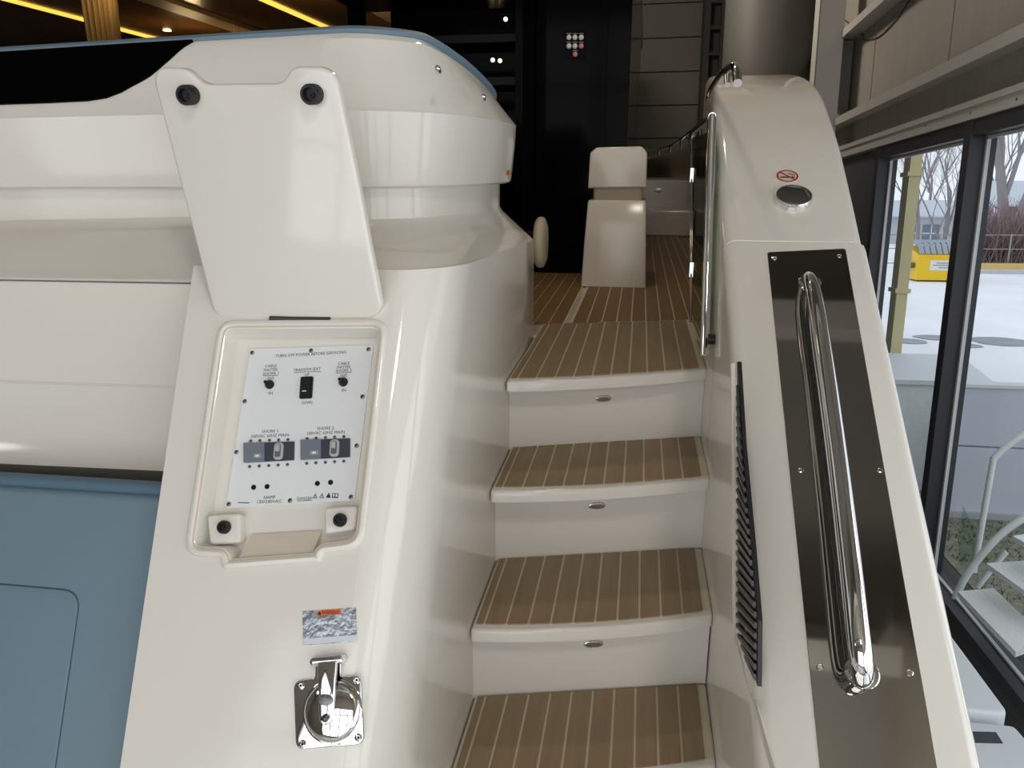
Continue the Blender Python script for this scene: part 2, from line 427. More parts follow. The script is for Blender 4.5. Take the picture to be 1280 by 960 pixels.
# ---------------- deck ahead of the stairs
dk = thing('floor_deck', None, None, (0, 4, -.6), 'boat', kind='structure')
part('deck_base', boxb(-1.2, .8, 2.6, 11, -.62, -.5655), GELW, dk)
part('caulk_bed', comb(boxb(-.6, -.262, 2.8, 4.3, -.566, -.5625), boxb(-.245, .43, 2.86, 11, -.566, -.5625)), CAULK, dk)
seam = lambda x: back_y(4, x)+.012
x = -.235
while x < .42:
    a, b = x+.0028, min(x+.0517, .425)
    part('plank', prism(XY(-.566), [(a, seam(a)), (b, seam(b)), (b, 6.69), (a, 6.69)], .001, .006), TEAKD, dk); x += .0545
x = -.268
while x > -.58:
    a, b = x-.0505, x
    part('plank', prism(XY(-.566), [(a, seam(a)-.01), (b, seam(b)-.01), (b, 4.2), (a, 4.2)], .001, .006), TEAKD, dk); x -= .0545

# ---------------- transom console and coamings
TH = math.radians(32); E2 = np.array([0, math.sin(TH), math.cos(TH)]); NC = np.array([0, -math.cos(TH), math.sin(TH)])
r0 = ray(375, 535)*1.40+NC*.03
CON = PF(r0, (1, 0, 0), E2)
def con_y(z): return r0[1]+(z-r0[2])*math.tan(TH)
def con_b(z): return (z-r0[2])/math.cos(TH)
tr = thing('yacht_transom', 'white moulded transom console with rounded coaming above blue seat', 'transom', (-.6, 1.6, PLAT))
ZC = -.185
XRF = -.44
rec_px = [(274, 401), (487, 399), (455, 686), (404, 692), (401, 703), (280, 712), (276, 697), (230, 695)]
rec = [CON.px(*p) for p in rec_px][::-1]
rec = roundp(rec, [.045, .006, .006, .006, .006, .045, .035, .035], 6)
lt = CON.px(240, 345); lb_ = CON.px(150, 960)
def left_a(b): return lt[0]+(lb_[0]-lt[0])*(b-lt[1])/(lb_[1]-lt[1])
bt, bb = con_b(ZC), con_b(PLAT)
outer = [(left_a(bb), bb), (XRF-r0[0], bb), (XRF-r0[0], bt), (left_a(bt), bt)]
part('console_face', flatholes(CON, outer, [rec]), GEL, tr, fixn=False)
# left return of the console face
lw = [[CON.pt(left_a(b), b, 0) for b in np.linspace(bb, bt, 6)], [CON.pt(left_a(b)-.006, b, -.01) for b in np.linspace(bb, bt, 6)], [CON.pt(left_a(b)-.006, b, -.028) for b in np.linspace(bb, bt, 6)]]
part('console_return', loft(lw, closed=False), GEL, tr, True)
# rounded corner, stairwell side wall and end of the console
def side_curve(z, n1=14):
    yf = con_y(z); rx = XL-XRF; ry = .20
    P = [(XRF+rx*math.sin(a), yf+ry*(1-math.cos(a))) for a in np.linspace(0, math.pi/2, n1)]
    P += [(XL, lerp(yf+ry, 2.56, t)) for t in (.25, .5, .75, 1)]
    P += [(XL-.012, 2.615), (XL-.05, 2.645), (-.7, 2.66)]
    return P
def crease_z(y): return lerp(ZC, -.236, min(1, max(0, (y-1.4)/1.2)))
rings = []
for f in np.linspace(0, 1, 12):
    ring = []
    for (x, y), (x1, y1) in zip(side_curve(PLAT), side_curve(ZC)):
        z = lerp(PLAT, crease_z(y1), f)
        ring.append(None)
    cur = side_curve(lerp(PLAT, ZC, f))
    ref = side_curve(ZC)
    rings.append([np.array([p[0], p[1], lerp(PLAT, crease_z(q[1]), f)]) for p, q in zip(cur, ref)])
part('console_side', loft(rings, closed=False), GEL, tr, smooth=60)
def resample(P, n):
    P = [np.asarray(p, float) for p in P]; L = [0]
    for a, b in zip(P, P[1:]): L.append(L[-1]+np.linalg.norm(b-a))
    out = []
    for s in np.linspace(0, L[-1], n):
        i = min(max(0, np.searchsorted(L, s)-1), len(P)-2); t = (s-L[i])/max(1e-9, L[i+1]-L[i]); out.append(P[i]+(P[i+1]-P[i])*t)
    return out
# upper coaming plan (front curve, rounded end)
S = .20; YC0 = 1.68
UC = [(-4, YC0-S*3.3), (-.7, YC0), (-.58, YC0+.035), (-.485, 1.80), (-.43, 1.92), (-.395, 2.08), (-.378, 2.25), (-.38, 2.4), (-.42, 2.53), (-.5, 2.60), (-.62, 2.63)]
def plan_in(P, d):
    P = [np.asarray(p, float) for p in P]; out = []
    for i in range(len(P)):
        a = P[max(0, i-1)]; b = P[min(len(P)-1, i+1)]; t = nv(b-a); out.append(P[i]+d*np.array([-t[1], t[0]]))
    return out
UCs = [UC[0], (-2.25, YC0-S*1.55)]+[tuple(p) for p in spline([np.array(p) for p in UC[1:]], 4)]
strip = plan_in(UCs, .05)
zs = lambda y: -.115
stripb = [np.array([p[0], p[1], -.118]) for p in strip]
stript = [np.array([p[0], p[1], -.045]) for p in strip]
part('recessed_strip', loft([[q-np.array([0, 0, .03]) for q in stripb], stripb, stript], closed=False), GEL, tr, smooth=60)
crease = [np.array([-4, 1.12, ZC]), np.array([left_a(bt)+r0[0], con_y(ZC)-.002, ZC])]+[np.array([p[0], p[1], crease_z(p[1])]) for p in side_curve(ZC)]
n = 60
cr = resample(crease[1:], n); sb = resample([q for q in stripb if q[0] > -1.05] if False else [np.array([-1.0, YC0-S*.3+.05, -.118])]+stripb[2:], n)
lowb = [p+np.array([0, 0, -.004]) for p in cr]
midp = [a+(b-a)*.93 for a, b in zip(cr, sb)]
midp = [p+np.array([0, 0, -.006]) for p in midp]
part('ledge', loft([lowb, [a*.97+b*.03 for a, b in zip(cr, midp)], [a*.5+b*.5 for a, b in zip(cr, midp)], midp, sb], closed=False), GEL, tr, smooth=60)
# ledge and smooth panel across the transom to the left of the console
xr_ = left_a(bt)+r0[0]+.02
def across(prof, x0=-4.0, x1=None, slope=.05):
    x1 = xr_ if x1 is None else x1
    return loft([[np.array([xx, y+slope*(xx-x1), z]) for y, z in prof] for xx in (x0, x1)], closed=False)
yl = con_y(ZC)
def at100(v, y): return AY(100, v, y)[2]
pr = [(1.74, -.104), (1.62, -.118), (1.53, -.134), (1.43, at100(338, 1.41)), (1.405, at100(344, 1.38)), (1.395, at100(349, 1.37)), (1.40, at100(352, 1.375))]
part('ledge_band', across(pr), GEL, tr, smooth=50)
pr = [(1.415, at100(351, 1.39)), (1.405, at100(354, 1.38)), (1.36, at100(480, 1.335)), (1.355, at100(484, 1.33)), (1.345, at100(520, 1.325)), (1.30, at100(575, 1.28)), (1.285, at100(586, 1.265)), (1.34, at100(596, 1.31)), (1.40, at100(604, 1.36))]
part('smooth_panel', across(pr), GEL, tr, smooth=30)
# the fat upper coaming
def uc_top(p):
    y = p[1]; return lerp(.285, .20, min(1, max(0, (y-1.85)/.55)))-sheer(p[0], .06)
def sheer(x, k): return k*min(1.6, max(0, -.65-x))
back = [np.array([-4., 2.1])]
def uc_ring(ins, zf):
    P = plan_in(UCs, ins)
    R = [np.array([p[0], p[1], zf(q)]) for p, q in zip(P, UCs)]
    e = P[-1]
    return R+[np.array([-1.2, 2.45, zf((-1.2, 1.6))]), np.array([-4, 1.6, zf((-1.2, 1.6))])]
ur = [uc_ring(.05, lambda q: -.045), uc_ring(.026, lambda q: -.048), uc_ring(.017, lambda q: -.043), uc_ring(.014, lambda q: -.032), uc_ring(.004, lambda q: .06), uc_ring(.000, lambda q: .118-sheer(q[0], .025)), uc_ring(.006, lambda q: .126-sheer(q[0], .025)),
      uc_ring(.034, lambda q: lerp(.126-sheer(q[0], .025), uc_top(q)-.012, .5)), uc_ring(.062, lambda q: uc_top(q)-.012), uc_ring(.075, lambda q: uc_top(q))]
part('upper_coaming', loft(ur), GEL, tr, smooth=24)
# blue padded cap along the coaming
P1 = plan_in(UCs, .085); i0 = 1
P1 = [P1[0]]+P1[1:-4]
cap_c = [np.array([p[0], p[1], uc_top(q)+.006]) for p, q in zip(P1, UCs)]
part('padded_cap', tube([c+np.array([0, .02, 0]) for c in cap_c], [.012, .012]+[.024]*(len(cap_c)-2), 10, flat=.6), BLUE, tr, True)
# black glass inset on the coaming face
A0 = np.array([-2.25, YC0-S*1.55, .126-.04]); A1 = np.array([-.65, YC0+.01, .126])
e1 = nv(A1-A0); perp = np.array([-e1[1], e1[0], 0])
A0 = A0+perp*.006; up = nv([-S, 1, 0])*.056+np.array([0, 0, .285-.138-.018])
BP = PF(A0, e1, up)
gp = [BP.px(u, v, .002) for u, v in [(0, 131), (60, 129), (110, 126.5), (133, 123), (152, 116), (172, 105), (190, 94), (212, 76), (241, 50.5), (120, 58), (0, 66)]]
gp = [gp[0]-np.array([1.5, 0])]+gp+[gp[-1]-np.array([1.5, -.02])]
part('black_glass_inset', prism(BP, gp, -.004, .007, .001), GLOSSBLK, tr, label='gloss black glass inset')
for u, v in [(547, 86), (604, 121)]:
    p = AY(u, v, 1.74 if u < 600 else 1.95); pf = PF(p, (1, .2, 0), (0, .1, 1))
    part('snap_stud', lathe(pf, (0, 0), [(.007, -.03), (.007, .004), (.004, .008), (.001, .009)], 10), CHROME, tr, True)
p = AX(634, 216, -.388); pf = PF(p, (0, 1, 0), (0, 0, 1))
part('orange_sticker', prism(pf, [(-.02, -.006), (.02, -.006), (.02, .006), (-.02, .006)], -.002, .003), mat('orange_vinyl', (196, 104, 40), .5), tr)
# recess surround and well
rings = [CON.pts(inset(rec, d), h) for d, h in [(0, 0), (.001, .004), (.004, .0065), (.009, .0065), (.013, .003), (.017, .001), (.019, -.006), (.024, -.034)]]
part('recess_well', loft(rings, cap0=False), GEL, tr, smooth=40)
tint = mat('aged_sealant', (206, 186, 160), .5)
part('seal_line', loft([CON.pts(inset(rec, .0125), .0035), CON.pts(inset(rec, .0150), .0028)], cap0=False, cap1=False), tint, tr)
for q in ([(258, 644), (300, 641), (300, 678), (262, 681)], [(405, 634), (447, 632), (443, 662), (405, 668)]):
    part('corner_pad', prism(CON, roundp([CON.px(*p, -.012) for p in q], .008, 4), -.036, -.012, .005), GEL, tr, True)
pk = [CON.pt(*CON.px(314, 668, -.03), -.03), CON.pt(*CON.px(402, 663, -.03), -.03), CON.pt(*CON.px(391, 690, -.004), -.004), CON.pt(*CON.px(299, 697, -.004), -.004)]
dn = [p-NC*.03 for p in pk]
part('finger_ramp', loft([dn, pk]), GELW, tr)

# catches in the recess
for (u, v), lb in [((280, 659), 'round black push catch in the recess lower corner beside the blue seat'), ((425, 650), 'round black push catch in the recess lower corner beside the stairs')]:
    c = CON.px(u, v, -.008)
    g = thing('push_catch', lb, 'catch', CON.pt(c[0], c[1], -.012), group='push catches of the locker')
    part('body', lathe(CON, c, [(.0115, -.012), (.0115, -.004), (.010, -.001), (.007, -.001), (.006, -.005), (.001, -.005)], 20), RUBBER, g, True)
    part('pin', lathe(CON, c, [(.003, -.005), (.003, -.002), (.001, -.0015)], 10), BLACK, g, True)

# ---------------- hatch lid standing open
TL = math.radians(-6)
hp = CON.pt(*CON.px(375, 399), 0)
LID = PF(hp, (1, 0, 0), (0, math.sin(TL), math.cos(TL)))
lp = [(191, 99), (197, 84), (234, 85), (252, 105), (353, 104), (364, 83), (404, 83), (420, 96), (448, 234), (477, 386), (465, 399), (281, 400), (266, 390), (229, 245)]
lo = [LID.px(*p) for p in lp][::-1]
rr_ = [.2]*len(lo)
lid_r = {0: .2, 1: .03, 2: .03, 3: .03, 4: .2, 5: .03, 6: .02, 7: .012, 8: .012, 9: .012, 10: .012, 11: .012, 12: .03, 13: .03}
lo = roundp(lo, [.2, .02, .012, .02, .02, .2, .03, .03, .018, .018, .018, .018, .03, .03], 5)
ld = thing('locker_lid', 'white hatch lid standing open above the shore power panel', 'hatch lid', hp)
part('panel', prism(LID, lo, -.022, 0, .006, .004), GEL, ld, True)
inner = inset(lo, .022)
for u, v in [(231, 119), (387, 118)]:
    c = LID.px(u, v, .02)
    bmp = part('catch_socket', lathe(LID, c, [(.0165, -.001), (.0165, .020), (.015, .023), (.011, .023), (.010, .012), (.001, .012)], 24), RUBBER, ld, True, label='black round catch socket')
    part('catch_pin', lathe(LID, c+np.array([.003, -.002]), [(.004, .011), (.0035, .016), (.001, .017)], 10), BLACK, bmp, True)
h0, h1 = LID.px(337, 398, .003), LID.px(412, 396, .003)
part('hinge', comb(tube([LID.pt(h0[0], h0[1], .002), LID.pt(h1[0], h0[1], .002)], .004, 10), boxv(LID.pt((h0[0]+h1[0])/2, h0[1]+.004, -.002), (h1[0]-h0[0], .004, .012))), mat('dark_steel', (96, 92, 88), .35, .9), ld, True, label='dark steel hinge')

# ---------------- shore power control panel
PH = -.0305
pn = thing('shore_power_panel', 'white shore power control panel with breakers and switches inside the open locker', 'control panel', CON.pt(*CON.px(362, 630, PH), PH-.003))
cp = [CON.px(*p, PH) for p in [(313, 436), (467, 431), (443, 626), (282, 636)]]
poly = roundp(cp, .006, 4)
plate = part('face_plate', prism(CON, poly, PH-.0035, PH, .0006), PLATE, pn)
ex = nv(cp[1]-cp[0]+cp[2]-cp[3]); ey = np.array([-ex[1], ex[0]])
KPX = np.linalg.norm(cp[1]-cp[0])/154.0
KPY = np.linalg.norm(cp[0]-cp[3])/202.0
def ptxt(s, u, v, w, hpx=3.7, parent=None):
    part('lettering', lettering(CON, s, CON.px(u, v, PH), w*KPX, hpx*KPY, PH+.0003, ex, ey), INK, parent or pn)
def pline(u0, v0, u1, v1, wpx=.55):
    a, b = CON.px(u0, v0, PH), CON.px(u1, v1, PH); d = nv(b-a); q = np.array([-d[1], d[0]])*wpx*KPX/2
    part('underline', ([CON.pt(*p, PH+.0003) for p in (a-q, b-q, b+q, a+q)], [(0, 1, 2, 3)]), INK, pn)
ptxt('TURN OFF POWER BEFORE SERVICING', 388.5, 442.6, 88, 3.8)
for s, u, v, w in [('CABLE', 338.5, 457.4, 14.5), ('MASTER', 338.5, 462.2, 17), ('SHORE 1', 338.5, 466.8, 19.5), ('OUT', 338.2, 472.9, 8.5), ('IN', 338.4, 491.4, 5),
                   ('TRANSOM SEAT', 384, 461.8, 33.5), ('UP', 384, 468.2, 5.8), ('DOWN', 384, 503.2, 12.5),
                   ('CABLE', 429.8, 454.2, 14), ('MASTER', 429.8, 458.8, 17), ('SHORE 2', 429.8, 463.2, 19.5), ('OUT', 429.6, 469.4, 8.3), ('IN', 430, 487.6, 5),
                   ('SHORE 1', 337.5, 539, 19.5), ('240VAC 60HZ MAIN', 337.2, 544.6, 46.5), ('SHORE 2', 407, 535.2, 20), ('240VAC 60HZ MAIN', 407, 540.8, 45.5),
                   ('50AMP', 336.9, 621.6, 14), ('120/240VAC', 336.9, 626.8, 29), ('DANGER', 380.8, 623, 17.5)]:
    ptxt(s, u, v, w)
pline(329, 469.8, 348, 469.2); pline(367.5, 465.6, 401, 464.4); pline(420, 466.3, 439.5, 465.6); pline(371.8, 626.3, 390, 625.4)
# little warning triangles and manual symbol
for u, v in [(393.8, 620.8), (402.3, 620.5), (410.7, 620)]:
    c = CON.px(u, v, PH); r = 3.4*KPX; tri_o = [c+r*np.array([math.cos(a), math.sin(a)])*np.array([1, 1.15]) for a in (math.pi/2, math.pi*7/6, math.pi*11/6)]
    dark = u > 408
    tri_i = inset(tri_o, .0009)
    VF = flatholes(CON, ccw(tri_o), [] if dark else [ccw(tri_i)], PH+.0003)
    part('warning_triangle', VF, INK, pn, fixn=False)
    if not dark:
        part('warning_mark', ([CON.pt(c[0]+a*KPX, c[1]+b*KPX, PH+.0003) for a, b in ((-.35, -1.2), (.35, -1.2), (.45, 1.4), (-.45, 1.4))], [(0, 1, 2, 3)]), INK, pn)
c = CON.px(419, 619.4, PH)
bo = [c+np.array([a, b])*KPX for a, b in ((-3.6, -2.7), (3.6, -2.7), (3.6, 2.6), (-3.6, 2.6))]
bi = [[c+np.array([s*1.6+a, .2+b])*KPX for a, b in ((-1.1, -1.7), (1.1, -1.7), (1.1, 1.7), (-1.1, 1.7))] for s in (-1, 1)]
part('manual_symbol', flatholes(CON, bo, bi, PH+.0003), INK, pn, fixn=False)
c = CON.px(304.5, 628.6, PH)
part('part_number_line', ([CON.pt(*(c+np.array([a*KPX, b*KPX])), PH+.0003) for a, b in ((-7, -.5), (7, -.1), (7, .8), (-7, .4))], [(0, 1, 2, 3)]), INK, pn)
SCREW = mat('panel_screw', (120, 118, 114), .35, .9)
for u, v in [(315.3, 441), (389, 438.2), (460.8, 436.7), (306, 501.7), (453.3, 496), (295.5, 565.3), (446, 557.2), (286, 630.3), (362.7, 625.8), (438.8, 621.3)]:
    c = CON.px(u, v, PH)
    s_ = part('panel_screw', lathe(CON, c, [(.0042, PH), (.0040, PH+.001), (.0026, PH+.0018), (.0006, PH+.002)], 14), SCREW, pn, True)
    a_ = random.random()*3; d = np.array([math.cos(a_), math.sin(a_)]); q = np.array([-d[1], d[0]])
    VF = ([CON.pt(*(c+p), PH+.0022) for p in (-d*.002-q*.0004, d*.002-q*.0004, d*.002+q*.0004, -d*.002+q*.0004)]+[CON.pt(*(c+p), PH+.0022) for p in (-q*.002-d*.0004, q*.002-d*.0004, q*.002+d*.0004, -q*.002+d*.0004)], [(0, 1, 2, 3), (4, 5, 6, 7)])
    part('cross_slot', VF, INK, s_)
for u, v in [(337.5, 481), (429.5, 477.8)]:
    c = CON.px(u, v, PH)
    kb = part('toggle_knob', lathe(CON, c, [(.0085, PH), (.0085, PH+.004), (.0070, PH+.006), (.006, PH+.010), (.004, PH+.013), (.001, PH+.0135)], 18), BLACK, pn, True)
    d = c+np.array([-.002, .001]); part('lever', tube([CON.pt(*c, PH+.008), CON.pt(*d, PH+.018)], [.004, .003], 10), BLACK, kb, True)
c0 = CON.px(383.4, 484.8, PH)
rk_ = [c0+a*ex*KPX+b*ey*KPY for a, b in ((-7.6, -14), (7.6, -14), (7.6, 14), (-7.6, 14))]
rs = part('rocker_switch', prism(CON, roundp(rk_, .003, 3), PH, PH+.004, .001), BLACK, pn, True, label='black rocker switch')
ri = [c0+a*ex*KPX+b*ey*KPY for a, b in ((-5.4, -11.5), (5.4, -11.5), (5.4, 11.5), (-5.4, 11.5))]
V = [CON.pt(*ri[0], PH+.004), CON.pt(*ri[1], PH+.004), CON.pt(*ri[2], PH+.004), CON.pt(*ri[3], PH+.004), CON.pt(*ri[0], PH+.010), CON.pt(*ri[1], PH+.010), CON.pt(*ri[2], PH+.005), CON.pt(*ri[3], PH+.005)]
part('rocker', (V, [(0, 1, 5, 4), (1, 2, 6, 5), (2, 3, 7, 6), (3, 0, 4, 7), (4, 5, 6, 7)]), mat('rocker_black', (34, 34, 36), .3), rs)
mk = c0-ey*KPY*6
part('rocker_mark', ([CON.pt(*(mk+a*ex*KPX+b*ey*KPY), PH+.0105) for a, b in ((-2.6, -.6), (2.6, -.6), (2.6, .6), (-2.6, .6))], [(0, 1, 2, 3)]), PLATE, rs)
GREYB = mat('breaker_grey', (112, 120, 130), .4); DARKB = mat('breaker_dark', (62, 66, 74), .35); PALE = mat('breaker_handle', (176, 178, 178), .35)
for q, hx, up_y, lo_y, xs_u, xs_l in [([(304.7, 554), (367.7, 551.7), (367.2, 575), (305, 578.3)], (347.7, 563.7), (551.2, 549.7), (583.3, 580.9), (313.5, 325, 336.9, 348.4, 360), (312.2, 324.2, 336.1, 347.8, 359.5)),
                                      ([(376, 550), (437.2, 547.8), (437.2, 571.2), (376.2, 574.7)], (417.7, 559.8), (548.4, 545.8), (579.4, 576.6), (384, 395.3, 406.9, 418.4, 430), (383.6, 395, 406.9, 418.4, 429.8))]:
    Q = [CON.px(*p, PH+.003) for p in q]
    br = part('breaker', prism(CON, Q, PH, PH+.003), DARKB, pn, label='dark grey two pole breaker')
    t = .42
    Q2 = [Q[0], lerp(Q[0], Q[1], t), lerp(Q[3], Q[2], t), Q[3]]
    part('breaker_cover', prism(CON, Q2, PH+.002, PH+.006, .001), GREYB, br)
    m_ = lerp(lerp(Q2[3], Q2[2], .68), lerp(Q2[0], Q2[1], .68), .30)
    for sc_, mt_, hh_ in ((1.0, PALE, .0063), (.78, GREYB, .0066), (.55, PLATE, .0069)):
        part('rating_window', ([CON.pt(*(m_+a*ex*KPX*sc_+b*ey*KPY*sc_), PH+hh_) for a, b in ((-4.6, -2.4), (4.6, -2.4), (4.6, 2.4), (-4.6, 2.4))], [(0, 1, 2, 3)]), mt_, br)
    hc = CON.px(*hx, PH+.006)
    ov = roundp([hc+a*ex*KPX+b*ey*KPY for a, b in ((-5.6, -10.5), (5.6, -10.5), (5.6, 10.5), (-5.6, 10.5))], .0075, 6)
    part('handle_guard', prism(CON, ov, PH+.002, PH+.007, .0015), PALE, br, True)
    ov2 = roundp([hc+a*ex*KPX+b*ey*KPY for a, b in ((-3.4, -7.5), (3.4, -7.5), (3.4, 7.5), (-3.4, 7.5))], .004, 5)
    part('handle_slot', prism(CON, ov2, PH+.006, PH+.0075), mat('slot_grey', (96, 98, 100), .5), br, True)
    lv = roundp([hc+a*ex*KPX+b*ey*KPY for a, b in ((-2.2, -1), (2.2, -1), (2.6, 7), (-2.6, 7))], .002, 3)
    part('handle', prism(CON, lv, PH+.007, PH+.014, .0015), PALE, br, True)
    for xs_, (ya, yb) in ((xs_u, up_y), (xs_l, lo_y)):
        for i, u in enumerate(xs_):
            c = CON.px(u, lerp(ya, yb, i/4), PH)
            part('terminal_screw', lathe(CON, c, [(.0030, PH), (.0028, PH+.0012), (.0008, PH+.0016)], 10), SCREW, br, True)
for u, v in [(317.2, 609.2), (334, 608.3), (396.9, 604.4), (413.4, 603)]:
    part('fuse_cap', lathe(CON, CON.px(u, v, PH), [(.0046, PH), (.0046, PH+.001), (.0030, PH+.001), (.0028, PH+.0004), (.0005, PH+.0004)], 14), BLACK, pn, True)

# ---------------- shore power inlet
ilc = CON.px(412, 890)
inl = thing('shore_power_inlet', 'polished steel shore power inlet with round hinged cap below the warning label', 'power inlet', CON.pt(*CON.px(412, 938), 0))
ip = [CON.px(*p) for p in [(368, 851), (395, 848), (395, 825), (427, 823), (427, 846), (452, 843), (456, 930), (371, 937)]][::-1]
ip = roundp(ip, [.014, .014, .014, .006, .004, .004, .006, .014], 5)
part('flange', prism(CON, ip, 0, .005, .002), CHROME, inl, True)
cc = CON.px(415, 889, .01); R_ = .046
part('cap', lathe(CON, cc, [(R_, .004), (R_, .010), (R_*.97, .013), (R_*.85, .0155), (R_*.6, .019), (R_*.3, .021), (.001, .0218)], 40), CHROME, inl, 60)
part('cap_ring', lathe(CON, cc, [(R_*1.06, .004), (R_*1.06, .008), (R_*1.0, .009)], 40), CHROME, inl, True)
sp = [CON.px(*p, .024) for p in [(397, 828), (421, 826), (417, 899), (413, 905), (403, 906), (399, 900)]]
part('strap', prism(CON, roundp(sp[::-1], .004, 3), .019, .026, .002), CHROME, inl, True)
part('hinge_pin', comb(tube([CON.pt(*CON.px(393, 827, .015), .015), CON.pt(*CON.px(428, 824, .015), .015)], .0075, 12)), CHROME, inl, True)
for u in (394, 426): part('hinge_ball', lathe(CON, CON.px(u, 827 if u < 400 else 824, .012), [(.007, .002), (.008, .012), (.006, .020), (.001, .023)], 14), CHROME, inl, True)
oc = CON.px(406.5, 874.7, .026)
em = part('oval_badge', lathe(CON, oc, [(.0135, .025), (.0135, .0275), (.0125, .028), (.001, .028)], 24, 1.0, .62), mat('badge_grey', (130, 130, 128), .35, .8), inl, True)
for b in (-.0022, .0022): part('badge_line', ([CON.pt(oc[0]+a, oc[1]+b+d, .0283) for a, d in ((-.009, -.0005), (.009, .0002), (.009, .0012), (-.009, .0005))], [(0, 1, 2, 3)]), SCREW, em)
part('strap_pin', lathe(CON, CON.px(407, 897.5, .026), [(.006, .025), (.006, .029), (.0035, .031), (.0008, .0312)], 14), mat('dark_steel', (96, 92, 88), .35, .9), inl, True)
for u, v in [(376, 857), (446, 850), (448, 922), (378, 930)]:
    c = CON.px(u, v, .005)
    sc_ = part('corner_screw', lathe(CON, c, [(.0062, .0045), (.0060, .0062), (.0035, .0072), (.0030, .0056), (.0005, .0056)], 16), CHROME, inl, True)
    part('socket', lathe(CON, c, [(.0026, .0057), (.0005, .0059)], 6), INK, sc_)

# ---------------- warning label
wl = thing('warning_label', 'small silver foil warning label with orange header above the power inlet', 'label', CON.pt(*CON.px(412, 805), 0))
FOIL = mat('silver_foil', (176, 180, 186), .25, .9, bump=(90, .12))
wq = [CON.px(*p) for p in [(378, 764), (445, 759), (446, 802), (379, 807)]]
part('foil', prism(CON, wq, 0, .0006), FOIL, wl)
oq = [CON.px(*p, .0009) for p in [(396, 763.5), (426, 761), (426.3, 767.5), (396.3, 769.8)]]
part('orange_header', prism(CON, oq, .0004, .0009), mat('label_orange', (222, 98, 40), .5), wl)
part('lettering', lettering(CON, 'WARNING', CON.px(413, 765.4, .001), 19*KPX, 4.2*KPY, .0012, ex, ey), INK, wl)
tq = CON.px(399.5, 766.4, .001); part('header_triangle', ([CON.pt(*(tq+np.array(d)*KPX), .0012) for d in ((-2.2, -1.8), (2.2, -1.8), (0, 2.2))], [(0, 1, 2)]), INK, wl)
bq = [CON.px(*p, .0009) for p in [(379, 798.5), (446, 793.5), (446, 801), (379, 806)]]
part('print_band', prism(CON, bq, .0004, .0009), mat('label_white', (214, 216, 220), .45), wl)

# ---------------- blue transom seat
ts = thing('transom_seat', 'blue vinyl transom seat pad beside the white console', 'seat pad', CON.pt(-1.0, bb, -.1))
def pxh(u, v, h): return CON.px(u, v, h)
hS = -.03
xrS = left_a(0)+.05
tL, tR = pxh(0, 613, hS), pxh(195, 617, hS)
pad = [(tL[0]-1.6, bb), (left_a(bb)+.012, bb), (left_a(tR[1])+.012, tR[1]), (tL[0]-1.6, tL[1]+.0)]
part('pad', prism(CON, roundp(pad, .02, 4), -.14, hS, .015), BLUE, ts, True)
p0, p1 = pxh(0, 607, hS-.012), pxh(195, 611, hS-.012)
part('piping', tube([CON.pt(p0[0]-1.6, p0[1], hS-.012), CON.pt(p1[0]+.035, p1[1], hS-.012)], .014, 12), BLUED, ts, True)
ia, ib, ic = pxh(0, 735, hS), pxh(101, 739, hS), pxh(69, 960, hS)
dirn = (ic-ib); ie = ib+dirn*2.2
insp = [(ia[0]-1.0, ie[1]), tuple(ie), tuple(ib), (ia[0]-1.0, ia[1])]
part('inset_panel', prism(CON, roundp(insp, [.01, .01, .035, .01], 6), hS-.002, hS+.0025, .0025), BLUE, ts, True)
g = roundp(insp, [.01, .01, .035, .01], 6)
part('stitch_seam', loft([CON.pts(inset(g, -.0016), hS+.0005), CON.pts(g, hS+.0005)], cap0=False, cap1=False), mat('seam_dark', (52, 70, 84), .7), ts)

# ---------------- coaming beside the stairs
cm = thing('stair_coaming', 'white sloping side coaming with steel panel right of the stairs', 'coaming', (.37, 1.6, PLAT))
SL = .64
def cz_low(y): return -.18+SL*(y-2.02)
def interp(x, T): return float(np.interp(x, [t[0] for t in T], [t[1] for t in T]))
XO = [(.5, .495), (1.0, .515), (2.02, .543), (2.4, .552), (3.1, .56), (3.7, .52)]
XI = [(.5, .208), (1.0, .205), (1.35, .211), (1.7, .211), (2.02, .208), (2.6, .209), (3.4, .235), (3.7, .26)]
prof = spline([(2.023, -.178), (2.37, .045), (2.55, .142), (2.72, .222), (2.9, .275), (3.1, .315), (3.35, .345), (3.7, .355)], 5)
def csec(y, z, dx=0.0):
    xi, xo = interp(y, XI), interp(y, XO)+dx
    return [np.array(p) for p in [(xi, y, -1.5), (xi, y, z-.05), (xi+.003, y, z-.024), (xi+.011, y, z-.008), (xi+.026, y, z), (xo-.022, y, z), (xo-.008, y, z-.005), (xo, y, z-.022), (xo+.004, y, z-.06), (xo+.03, y, -1.5)]]
lowr = [csec(y, cz_low(y), .008) for y in np.linspace(.55, 2.0185, 12)]
part('lower_moulding', loft(lowr), GEL, cm, smooth=45)
upr = [csec(p[0], p[1]) for p in prof]
part('upper_moulding', loft(upr), GEL, cm, smooth=45)
part('joint_gap', loft([[q*1.0-np.array([0, 0, .004]) if i in (3, 4, 5, 6) else q for i, q in enumerate(csec(2.0186, cz_low(2.0186)-.003))], csec(2.0228, -.181)]), mat('joint_grey', (120, 112, 100), .7), cm)
COA = PF((.37, 2.02, -.18), (1, 0, 0), (0, 1, SL))
mp_ = [COA.px(*p, .002) for p in [(959, 315), (1057, 310.5)]]
b0, b1 = COA.px(1025, 960, .002), COA.px(1172, 960, .002)
bL = b0+(b0-mp_[0])*.25; bR = b1+(b1-mp_[1])*.25
mpoly = roundp([mp_[0], mp_[1], bR, bL], .008, 4)
mirror = part('steel_panel', prism(COA, mpoly, -.004, .002, .001), MIRROR, cm, label='dark polished steel panel')
